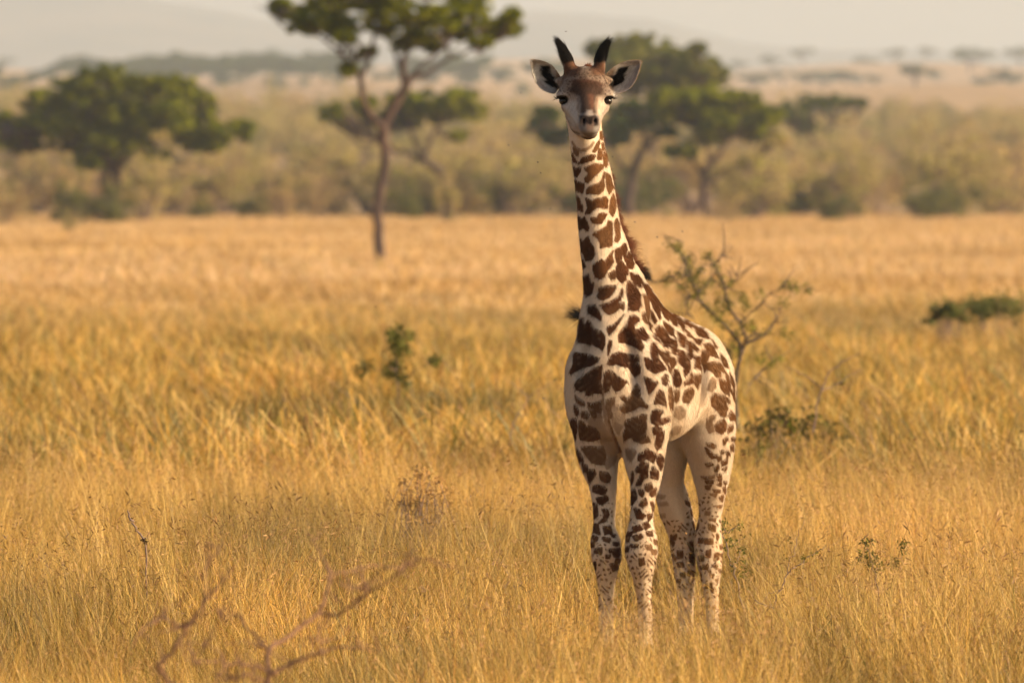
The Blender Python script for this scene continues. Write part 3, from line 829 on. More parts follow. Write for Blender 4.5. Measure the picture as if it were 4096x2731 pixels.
# low dark bushes
def low_bush(label, px, py, Y, wpx, hpx, ca, cb, seed, n=1500, size=0.02, name='low_bush', cat='bush'):
    s = K * Y / 25
    x0 = at(px, 0, Y)[0]
    c0 = at(px, py, Y)
    root = empty(name, (x0, Y, float(ground_z(x0, Y))))
    tag(root, label, cat)
    rs = np.random.default_rng(seed); sb, lf = MB(), MB()
    cen = []
    for q in range(60):
        e = c0 + np.array([rs.normal(0, 0.30) * wpx * s, rs.normal(0, 0.3) * wpx * s, 0])
        e[2] += (rs.uniform(-1.0, 0.7) - 2.2 * ((e[0] - x0) / (wpx * s)) ** 2) * hpx * s
        e[2] = max(e[2], 0.12)
        b0 = np.array([(x0 + e[0]) / 2 + rs.normal(0, 0.05), Y + (e[1] - Y) * 0.5, -0.03])
        tube(sb, [b0, (b0 + e) / 2 + rs.normal(0, .03, 3), e], [0.0035, 0.0028, 0.0015], 3, 3)
        cen.append(e)
    leaf_cloud(lf, np.array(cen), np.full(60, 0.14 * wpx * s), n, size, np.array([ca * u + cb * (1 - u) for u in rs.random(60)]), rs, 0.8)
    for M in (sb, lf): M.v = [v - np.array(root.location) for v in M.v]
    sb.build('stem', m_twig, root); lf.build('foliage', m_leaf, root, smooth=False)
low_bush('dark green low bush in the blurred grass just right of the giraffe hindquarters', 3130, 1730, 38, 420, 120, DARK * 0.9, BRN * 0.5, 21, 900)
low_bush('rusty dry bush in the tussock grass at the left', 970, 1400, 64, 260, 90, np.array([0.42, 0.26, 0.08]), np.array([0.36, 0.22, 0.07]), 23, 900, 0.035)
low_bush('reddish dry weed clump in the grass left of centre', 1690, 1960, 30.0, 210, 130, np.array([0.44, 0.24, 0.08]), np.array([0.36, 0.22, 0.08]), 24, 600, 0.011, 'dry_weed', 'weed')
low_bush('dark bush at the right edge on the open plain', 4010, 1222, 66, 430, 34, OLV * 0.6, GRY * 1.2, 25, 1200, 0.028)
low_bush('small dark bush on the plain, left of the one cut by the right edge', 3785, 1235, 65, 110, 30, OLV * 0.6, GRY * 1.3, 26, 400, 0.035)

# fresh thorn twigs near the hind leg and at the right
TR = (2850, 1900, 0.3827)
little_plant('thorn_seedling', 'thorny green seedling in the grass beside the right hind leg', 'seedling', 26.5, TR,
    [[(330, 1500, 8), (230, 1050, 8), (160, 850, 8), (140, 650, 7), (110, 520, 5), (95, 470, 3)], [(150, 600, 4), (210, 550, 4), (280, 510, 3)], [(220, 950, 5), (260, 860, 4), (330, 790, 3)],
     [(170, 760, 4), (270, 690, 3), (360, 640, 2)]],
    [(100, 490), (120, 520), (130, 570), (210, 550), (270, 510), (290, 530), (160, 680), (180, 700), (160, 750), (240, 700), (360, 640), (300, 800), (330, 790), (200, 920), (220, 960), (310, 900), (340, 1000), (300, 1040), (390, 1040)],
    330, 0.006, 0.020, GA * 0.9, GB, 31)
little_plant('thorn_branch', 'bare grey thorn branch lying through the grass right of the hind legs', 'branch', 25.3, TR,
    [[(640, 1400, 9), (700, 1200, 9), (790, 1030, 8), (870, 960, 7), (960, 890, 7), (1060, 820, 6), (1190, 740, 3)], [(790, 1030, 5), (800, 900, 4), (870, 800, 4), (900, 640, 3), (960, 470, 2)],
     [(700, 1200, 5), (600, 1240, 4), (500, 1350, 2)], [(440, 1300, 5), (560, 1360, 6), (660, 1380, 5)]],
    [(940, 870), (980, 880), (1120, 800), (1060, 810), (760, 880), (800, 680)], 60, 0.007, 0.018, GA * 0.8, GB, 32)
little_plant('thorn_seedling', 'dark green thorny seedling in the sharp grass further right', 'seedling', 25.9, TR,
    [[(1750, 1500, 7), (1720, 1100, 7), (1680, 950, 6), (1650, 850, 5), (1600, 700, 3)], [(1700, 1000, 4), (1800, 930, 4), (1960, 850, 3), (2010, 700, 2)], [(1680, 950, 4), (1560, 900, 3)]],
    [(1600, 700), (1660, 700), (1640, 830), (1680, 860), (1700, 900), (1640, 920), (1690, 960), (1760, 980), (1560, 830), (1550, 890), (1900, 950), (1920, 900), (1990, 780), (1990, 710), (2020, 730), (1760, 900)],
    420, 0.0075, 0.022, GA * 0.7, GB * 0.9, 33)
little_plant('dark_weed_stem', 'thin blackish dry weed stem standing in the grass at the left', 'weed', 25.2, (0, 1700, 0.8503),
    [[(690, 900, 3), (680, 560, 5), (640, 490, 5), (615, 440, 5), (600, 400, 3)]], [(640, 490), (615, 440), (680, 545)], 26, 0.008, 0.012, np.array([.05, .03, .02]), np.array([.06, .04, .02]), 34)

# foreground dead bush
m_dead = bark_mat('dead_wood', (0.12, 0.055, 0.028), (0.24, 0.125, 0.065), 40)
TF = (600, 2100, 0.5102)
Y = 16.5
root = empty('dead_thorn_bush', (at(1060, 0, Y)[0], Y, 0.0))
tag(root, 'bare reddish-brown dead thorn bush, blurred, closest to the viewer at lower left', 'bush')
sb = MB()
D_ = [[(900, 2600, 26), (890, 1900, 25), (900, 1400, 24), (920, 1200, 23), (960, 1160, 21), (1060, 1110, 17), (1180, 1050, 15), (1300, 1010, 13), (1480, 960, 11), (1640, 970, 8), (1800, 1000, 5)],
      [(930, 1190, 19), (925, 1100, 19), (925, 970, 19), (1010, 930, 18), (1130, 860, 17), (1210, 780, 16), (1330, 690, 15), (1370, 560, 12), (1380, 420, 11), (1330, 310, 8), (1250, 190, 6), (1190, 80, 4)],
      [(1330, 690, 13), (1460, 700, 12), (1560, 640, 11), (1690, 540, 11), (1800, 470, 9), (1930, 370, 8), (2050, 290, 6), (2180, 240, 4)],
      [(1380, 420, 8), (1500, 390, 8), (1650, 350, 7), (1800, 340, 7), (1960, 360, 6), (2060, 350, 4)],
      [(925, 980, 9), (860, 940, 9), (780, 860, 8), (700, 790, 6), (640, 740, 4)],
      [(915, 1140, 14), (820, 1100, 13), (720, 1080, 11), (600, 1090, 10), (540, 1150, 8), (510, 1260, 6)],
      [(900, 1230, 14), (800, 1190, 12), (680, 1180, 10), (560, 1220, 7)],
      [(820, 1500, 18), (300, 1330, 18), (150, 1210, 17), (60, 1120, 17), (110, 1050, 16), (210, 930, 16), (290, 800, 15), (380, 690, 14), (450, 580, 13), (540, 470, 10), (620, 370, 7), (680, 290, 4)],
      [(290, 800, 10), (220, 780, 10), (120, 710, 9), (30, 740, 8), (-60, 800, 6), (-90, 900, 4)],
      [(450, 580, 7), (420, 420, 6), (480, 260, 4), (440, 130, 2)],
      [(600, 1090, 6), (450, 1050, 6), (320, 1030, 4)], [(380, 1010, 5), (460, 900, 5), (560, 700, 4), (540, 640, 2)],
      [(1300, 1010, 6), (1360, 900, 6), (1300, 830, 4)], [(1690, 540, 6), (1640, 470, 5), (1540, 440, 3)]]
D_ = [[(a_, b2, c2 * 1.05) for a_, b2, c2 in l_] for l_ in D_]
pt_ = stems_px(sb, D_, Y, TF, 8, 0.35, 0.0025, 7)
rt_ = np.random.default_rng(45)
for P_, R_ in pt_:
    for q in range(8):
        i_ = rt_.integers(1, len(P_)); e_ = P_[i_] + rt_.normal(0, 0.035, 3) + np.array([0, 0, 0.015])
        tube(sb, [P_[i_], (P_[i_] + e_) / 2 + rt_.normal(0, 0.006, 3), e_], [0.0025, 0.0018, 0.0008], 4, 3)
sb.v = [v - np.array(root.location) for v in sb.v]
sb.build('branch', m_dead, root)
# ------------------------------------------------------------------ giraffe calf
GY = 25.0
def gp(px, py, dy=0.0):
    return at(px, py, GY + dy)

H = 0.0042
G_LO = np.array([0.06, 24.55, -0.02]); G_HI = np.array([0.86, 26.05, 2.16])
GN = np.ceil((G_HI - G_LO) / H).astype(int)
FLD = np.full(GN, 0.5, np.float32)

def _slice(lo, hi):
    a = np.clip(np.floor((lo - G_LO) / H).astype(int), 0, GN - 1)
    b_ = np.clip(np.ceil((hi - G_LO) / H).astype(int) + 1, 1, GN)
    g = [G_LO[i] + H * np.arange(a[i], b_[i], dtype=np.float32) for i in range(3)]
    return (slice(a[0], b_[0]), slice(a[1], b_[1]), slice(a[2], b_[2])), g[0][:, None, None].astype(np.float32), g[1][None, :, None].astype(np.float32), g[2][None, None, :].astype(np.float32)

def _blend(sl, d, k, mode):
    f = FLD[sl]
    if mode == 'sub':
        d = -d
        h = np.maximum(k - np.abs(f - d), 0) / k
        FLD[sl] = np.maximum(f, d) + h * h * k * 0.25
    else:
        h = np.maximum(k - np.abs(f - d), 0) / k
        FLD[sl] = np.minimum(f, d) - h * h * k * 0.25

def cone(a, ra, b_, rb, k=0.02, ys=1.0, mode='add'):
    a = np.asarray(a, float); b_ = np.asarray(b_, float)
    pad = max(ra, rb) * max(ys, 1) + k + 0.02
    sl, X, Yg, Z = _slice(np.minimum(a, b_) - pad, np.maximum(a, b_) + pad)
    ax, ay, az = a[0], a[1] / ys, a[2]
    bx, by, bz = b_[0] - ax, b_[1] / ys - ay, b_[2] - az
    L2 = bx * bx + by * by + bz * bz + 1e-12
    X = X - ax; Yg = Yg / ys - ay; Z = Z - az
    h = np.clip((X * bx + Yg * by + Z * bz) / L2, 0, 1)
    d = np.sqrt((X - bx * h) ** 2 + (Yg - by * h) ** 2 + (Z - bz * h) ** 2) - (ra + (rb - ra) * h)
    _blend(sl, d, k, mode)

def ell(c, r, k=0.02, mode='add'):
    c = np.asarray(c, float); r = np.asarray(r, float)
    pad = r.max() + k + 0.02
    sl, X, Yg, Z = _slice(c - pad, c + pad)
    q = np.sqrt(((X - c[0]) / r[0]) ** 2 + ((Yg - c[1]) / r[1]) ** 2 + ((Z - c[2]) / r[2]) ** 2)
    g = np.sqrt(((X - c[0]) / r[0] ** 2) ** 2 + ((Yg - c[1]) / r[1] ** 2) ** 2 + ((Z - c[2]) / r[2] ** 2) ** 2)
    _blend(sl, q * (q - 1.0) / (g + 1e-6), k, mode)

def chain(pts, k=0.02, ys=1.0, kin=0.006):
    """limb: list of (px, py, dy, r px)"""
    P = [gp(x, y, d) for x, y, d, r in pts]
    R = [r * K * (GY + d) / 25 for x, y, d, r in pts]
    P, R = catmull(P, R, 3)
    pad = R.max() * max(ys, 1) + k + 0.02
    SL, _, _, _ = _slice(P.min(0) - pad, P.max(0) + pad)
    tmp = np.full(FLD[SL].shape, 0.5, np.float32)
    o0 = [q.start for q in SL]
    for i in range(len(P) - 1):
        a, b_, ra, rb = P[i], P[i + 1], R[i], R[i + 1]
        pd = max(ra, rb) * max(ys, 1) + k + 0.02
        sl, X, Yg, Z = _slice(np.minimum(a, b_) - pd, np.maximum(a, b_) + pd)
        ax, ay, az = a[0], a[1] / ys, a[2]
        bx, by, bz = b_[0] - ax, b_[1] / ys - ay, b_[2] - az
        X = X - ax; Yg = Yg / ys - ay; Z = Z - az
        h = np.clip((X * bx + Yg * by + Z * bz) / (bx * bx + by * by + bz * bz + 1e-12), 0, 1)
        d = np.sqrt((X - bx * h) ** 2 + (Yg - by * h) ** 2 + (Z - bz * h) ** 2) - (ra + (rb - ra) * h)
        ls = tuple(slice(max(q.start - o, 0), q.stop - o) for q, o in zip(sl, o0))
        t_ = tmp[ls]; d = d[:t_.shape[0], :t_.shape[1], :t_.shape[2]]
        tmp[ls] = np.minimum(t_, d)
    _blend(SL, tmp, k, 'add')

# trunk
chain([(2462, 1490, .16, 168), (2560, 1490, .30, 160), (2660, 1500, .46, 160), (2764, 1515, .66, 168)], 0.04, 1.05)
chain([(2640, 1500, .36, 140), (2636, 1602, .42, 162), (2700, 1580, .56, 130)], 0.05, 1.2)
chain([(2500, 1150, .26, 72), (2545, 1240, .31, 93), (2602, 1330, .39, 108), (2680, 1380, .50, 118), (2765, 1425, .63, 122)], 0.045, 1.15)
# chest and shoulders
chain([(2452, 1290, .14, 118), (2452, 1470, .13, 165), (2464, 1620, .15, 172), (2476, 1700, .17, 118)], 0.05, 1.0)
chain([(2362, 1500, .16, 84), (2366, 1620, .17, 86)], 0.05, 1.25)
chain([(2560, 1430, .13, 96), (2600, 1560, .10, 92), (2596, 1680, .10, 82)], 0.05, 1.25)
# neck
chain([(2333, 470, .035, 62), (2340, 520, .05, 66), (2352, 600, .07, 67), (2371, 700, .09, 73), (2385, 800, .11, 78), (2396, 900, .13, 82),
       (2418, 1000, .15, 94), (2438, 1100, .17, 103), (2448, 1200, .17, 110), (2452, 1300, .17, 120)], 0.05, 1.35)
chain([(2425, 1010, .22, 70), (2455, 1110, .26, 90), (2480, 1200, .28, 105)], 0.05, 1.2)
# windpipe and jugular groove
chain([(2345, 560, .0, 24), (2368, 760, .03, 26), (2386, 950, .05, 30), (2410, 1120, .055, 34)], 0.03)
# brisket fold
chain([(2412, 1210, .055, 24), (2418, 1300, .035, 30), (2414, 1420, .02, 32), (2412, 1520, .025, 30)], 0.05)
# front legs
FL = [(2362, 1570, .19, 88), (2382, 1700, .185, 90), (2392, 1800, .185, 84), (2398, 1860, .18, 71), (2409, 1919, .18, 57), (2416, 2000, .18, 47), (2418, 2080, .18, 42), (2418, 2125, .175, 46),
      (2423, 2172, .165, 60), (2426, 2225, .16, 60), (2427, 2280, .165, 45), (2425, 2350, .175, 32), (2424, 2460, .18, 28), (2424, 2545, .18, 30), (2423, 2572, .175, 34), (2420, 2596, .165, 30)]
FR = [(2590, 1580, .10, 90), (2584, 1700, .105, 92), (2577, 1790, .105, 84), (2578, 1850, .10, 75), (2581, 1919, .10, 60), (2574, 1980, .10, 50), (2569, 2050, .10, 46), (2566, 2105, .10, 50),
      (2565, 2155, .09, 63), (2566, 2205, .085, 66), (2568, 2255, .09, 55), (2571, 2310, .10, 38), (2577, 2390, .11, 28), (2582, 2480, .11, 27), (2582, 2550, .11, 30), (2581, 2578, .105, 34), (2579, 2600, .095, 30)]
slim = lambda L, y0: [(x, y, d, r * (0.97 if y > y0 else 1.0)) for x, y, d, r in L]
chain(slim(FL, 1860), 0.035, 1.15); chain(slim(FR, 1860), 0.035, 1.15)
# hind legs
HR = [(2782, 1540, .70, 150), (2822, 1640, .67, 116), (2833, 1740, .66, 106), (2842, 1820, .67, 92), (2846, 1900, .69, 73), (2847, 1983, .72, 55), (2842, 2060, .75, 43), (2836, 2110, .77, 48),
      (2834, 2160, .785, 56), (2836, 2205, .78, 56), (2841, 2270, .765, 46), (2845, 2350, .75, 32), (2850, 2420, .745, 25), (2852, 2510, .74, 25), (2852, 2556, .735, 29), (2850, 2580, .72, 28)]
HL = [(2700, 1560, .78, 120), (2690, 1680, .76, 100), (2684, 1790, .75, 78), (2676, 1870, .76, 64), (2676, 1930, .78, 58), (2690, 1990, .80, 64), (2704, 2045, .82, 66), (2722, 2105, .84, 58), (2731, 2160, .85, 52),
      (2734, 2215, .845, 47), (2739, 2270, .835, 43), (2743, 2340, .82, 36), (2744, 2400, .815, 31), (2744, 2490, .81, 29), (2745, 2545, .805, 31), (2744, 2570, .79, 29)]
chain(slim(HR, 1750), 0.035, 1.2); chain(slim(HL, 1600), 0.03, 1.15)
for x_, y_, d_ in ((2420, 2196, .115), (2560, 2196, .045)):
    ell(gp(x_, y_, d_), (0.026, 0.016, 0.034), 0.012)
for x_, y_, d_ in ((2838, 2150, .84), (2728, 2140, .895)):
    ell(gp(x_, y_, d_), (0.018, 0.022, 0.034), 0.012)
# creases: sternum, skin folds, flank
def groove(pts, k=0.02):
    P = [gp(x, y, d) for x, y, d, r in pts]
    R = [r * K for x, y, d, r in pts]
    P, R = catmull(P, R, 3)
    for i in range(len(P) - 1): cone(P[i], R[i], P[i + 1], R[i + 1], k, 1.0, 'sub')
groove([(2478, 1815, .06, 26), (2466, 1760, .02, 10), (2452, 1690, -.005, 6)], 0.03)
groove([(2676, 1480, .09, 6), (2668, 1580, .09, 8), (2665, 1700, .11, 8)], 0.04)
groove([(2812, 1420, .47, 6), (2806, 1520, .43, 12), (2798, 1620, .44, 16)], 0.05)

groove([(2350, 1330, .055, 5), (2330, 1420, .05, 9), (2318, 1500, .06, 7)], 0.04)
groove([(2500, 1330, .03, 6), (2530, 1440, .0, 9), (2540, 1560, -.005, 7)], 0.04)
groove([(2330, 1760, .085, 5), (2390, 1790, .075, 7), (2450, 1770, .06, 6)], 0.03)

# head
ell(gp(2338, 364, .0), (0.081, 0.105, 0.077), 0.03)
chain([(2338, 340, .03, 58), (2334, 440, .045, 62)], 0.04)
chain([(2336, 440, -.01, 70), (2338, 485, -.045, 62), (2352, 520, -.10, 36)], 0.02)
for sx in (-1, 1):
    ell(gp(2342 + sx * 86, 385, -.066), (0.024, 0.022, 0.0095), 0.012)
for sx in (-1, 1):
    ell(gp(2341 + sx * 66, 378, -.045), (0.036, 0.044, 0.028), 0.025)          # brow
    ell(gp(2341 + sx * 60, 425, -.052), (0.030, 0.040, 0.028), 0.02)           # under the eye
    chain([(2341 + sx * 52 + 3, 430, -.07, 30), (2352 + sx * 30, 490, -.13, 20)], 0.02)
chain([(2341, 350, -.055, 62), (2348, 420, -.12, 44), (2354, 478, -.185, 33)], 0.03)
ell(gp(2341, 330, -.060), (0.055, 0.05, 0.045), 0.03)                           # forehead bump
ell(gp(2357, 497, -.200), (0.038, 0.034, 0.034), 0.02)
ell(gp(2336, 488, -.212), (0.017, 0.020, 0.016), 0.012)
ell(gp(2379, 488, -.212), (0.017, 0.020, 0.016), 0.012)
ell(gp(2356, 520, -.212), (0.033, 0.026, 0.017), 0.012)                         # upper lip
ell(gp(2358, 538, -.180), (0.026, 0.028, 0.013), 0.010)                         # lower lip
chain([(2336, 440, .0, 60), (2346, 490, -.07, 42), (2356, 528, -.15, 26)], 0.025)
for x_, y_ in ((2336, 484), (2380, 482)):
    ell(gp(x_, y_, -.238), (0.0065, 0.020, 0.011), 0.006, 'sub')                # nostrils
for x_, y_ in ((2251, 402), (2433, 402)):
    ell(gp(x_, y_, -.070), (0.019, 0.022, 0.015), 0.010, 'sub')                 # eye sockets
# ossicones
chain([(2292, 318, .005, 34), (2280, 276, .0, 25), (2267, 235, -.005, 19), (2256, 205, -.005, 13)], 0.02)
chain([(2384, 318, .005, 34), (2396, 276, .0, 24), (2404, 235, -.005, 18), (2412, 205, -.005, 13)], 0.02)
# ear roots
chain([(2262, 338, .015, 22), (2240, 330, .02, 20)], 0.02)
chain([(2418, 338, .015, 22), (2434, 330, .02, 20)], 0.02)

def surface_nets(Fv):
    ins = Fv < 0
    n0, n1, n2 = Fv.shape
    c = np.zeros((n0 - 1, n1 - 1, n2 - 1), np.uint8)
    for dx in (0, 1):
        for dy in (0, 1):
            for dz in (0, 1):
                c += ins[dx:n0 - 1 + dx, dy:n1 - 1 + dy, dz:n2 - 1 + dz]
    act = np.argwhere((c > 0) & (c < 8))
    idx = np.full(c.shape, -1, np.int64); idx[tuple(act.T)] = np.arange(len(act))
    acc = np.zeros((len(act), 3)); cntv = np.zeros(len(act))
    cor = [(i, j, k) for i in (0, 1) for j in (0, 1) for k in (0, 1)]
    for a in cor:
        for ax_ in range(3):
            if a[ax_]: continue
            b_ = list(a); b_[ax_] = 1
            fa = Fv[tuple((act + a).T)].astype(float); fb = Fv[tuple((act + b_).T)].astype(float)
            m = (fa < 0) != (fb < 0)
            t_ = np.where(m, fa / np.where(m, fa - fb, 1), 0)
            p = np.array(a, float)[None].repeat(len(act), 0); p[:, ax_] += t_
            acc[m] += p[m]; cntv[m] += 1
    V = (act + acc / cntv[:, None]) * H + G_LO
    quads = []
    for ax_ in range(3):
        sl0 = [slice(1, -1)] * 3; sl1 = [slice(1, -1)] * 3
        sl0[ax_] = slice(0, -1); sl1[ax_] = slice(1, None)
        A, B = ins[tuple(sl0)], ins[tuple(sl1)]
        off = np.array([1, 1, 1]); off[ax_] = 0
        for flag, sel in ((True, A & ~B), (False, ~A & B)):
            e = np.argwhere(sel) + off
            o1, o2 = (ax_ + 1) % 3, (ax_ + 2) % 3
            d1 = np.zeros(3, int); d1[o1] = 1; d2 = np.zeros(3, int); d2[o2] = 1
            q = np.stack([idx[tuple((e - d1 - d2).T)], idx[tuple((e - d2).T)], idx[tuple(e.T)], idx[tuple((e - d1).T)]], 1)
            quads.append(q if flag else q[:, ::-1])
    return V, np.concatenate(quads)

GV, GF = surface_nets(FLD)
# light smoothing keeps the voxel stepping out of the shading
def smooth_mesh(V, F, it=3):
    e = np.concatenate([F[:, [0, 1]], F[:, [1, 2]], F[:, [2, 3]], F[:, [3, 0]]])
    for _ in range(it):
        for lam in (0.5, -0.45):
            s = np.zeros_like(V); n = np.zeros(len(V))
            for c_ in range(3): s[:, c_] = np.bincount(e[:, 0], V[e[:, 1], c_], len(V)) + np.bincount(e[:, 1], V[e[:, 0], c_], len(V))
            n = np.bincount(e[:, 0], minlength=len(V)) + np.bincount(e[:, 1], minlength=len(V))
            V = V + lam * (s / n[:, None] - V)
    return V
GV = smooth_mesh(GV, GF)
print('giraffe verts', len(GV))

def mesh_normals(V, F):
    n = np.cross(V[F[:, 2]] - V[F[:, 0]], V[F[:, 3]] - V[F[:, 1]])
    vn = np.zeros_like(V)
    for q in range(4):
        for c_ in range(3): vn[:, c_] += np.bincount(F[:, q], n[:, c_], len(V))
    return vn / (np.linalg.norm(vn, axis=1)[:, None] + 1e-12), n
GNM, FN = mesh_normals(GV, GF)

# ---- ears, added to the same body surface
TH = (2050, 100, 0.3188)
def ear(up, lo_, dy0, cup, tipdy):
    up = np.array([(TH[0] + x * TH[2], TH[1] + y * TH[2]) for x, y in up]); lo_ = np.array([(TH[0] + x * TH[2], TH[1] + y * TH[2]) for x, y in lo_])
    def res(P, n):
        P, _ = catmull(np.c_[P, np.zeros(len(P))], np.ones(len(P)), 5); P = P[:, :2]
        l = np.r_[0, np.cumsum(np.linalg.norm(np.diff(P, axis=0), axis=1))]
        u = np.linspace(0, l[-1], n)
        return np.c_[np.interp(u, l, P[:, 0]), np.interp(u, l, P[:, 1])]
    n, m = 34, 23
    U, L = res(up, n), res(lo_, n)
    Vs = []
    for side in (0, 1):
        for i in range(n):
            s = i / (n - 1)
            for j in range(m):
                t_ = j / (m - 1)
                p = U[i] * (1 - t_) + L[i] * t_
                cupd = cup * (1 - (2 * t_ - 1) ** 2) * (1 - 0.6 * s) + tipdy * s
                th_ = 0.0035 * (1 - abs(2 * t_ - 1) ** 3) * (1 - s ** 6) + 0.0008
                Vs.append(gp(p[0], p[1], dy0 + cupd + (th_ * 1.6 if side else -th_ * 0.2)))
    Vs = np.array(Vs)
    i = np.arange(n - 1)[:, None] * m; j = np.arange(m - 1)[None]
    f = np.stack([i + j, i + m + j, i + m + j + 1, i + j + 1], -1).reshape(-1, 4)
    b_ = f[:, ::-1] + n * m
    ring = [j for j in range(m)] + [i * m + m - 1 for i in range(1, n)] + [(n - 1) * m + j for j in range(m - 2, -1, -1)] + [i * m for i in range(n - 2, 0, -1)]
    ring = np.array(ring); r2 = np.roll(ring, -1)
    e = np.stack([ring, ring + n * m, r2 + n * m, r2], 1)
    return Vs, np.concatenate([f, b_, e])
EL = ear([(612, 700), (590, 640), (550, 570), (480, 498), (370, 452), (275, 437), (243, 447)], [(575, 800), (540, 858), (490, 862), (400, 832), (305, 745), (250, 600), (235, 475)], .012, .035, -.012)
ER_ = ear([(1150, 700), (1160, 640), (1230, 560), (1320, 500), (1450, 455), (1570, 447), (1602, 462)], [(1225, 780), (1262, 852), (1330, 862), (1440, 822), (1520, 740), (1580, 600), (1607, 490)], .012, .035, -.012)
ear_parts = []
off = len(GV)
allV, allF = [GV], [GF]
for (v_, f_) in (EL, ER_):
    c_ = v_.mean(0)
    nv, fn = mesh_normals(v_, f_)
    if (nv[:34 * 23, 1].mean() > 0): f_ = f_[:, ::-1]
    ear_parts.append((off, len(v_)))
    allV.append(v_); allF.append(f_ + off); off += len(v_)
BV, BF = np.concatenate(allV), np.concatenate(allF)
BN, BFN = mesh_normals(BV, BF)
is_ear = np.zeros(len(BV), bool); is_ear[len(GV):] = True

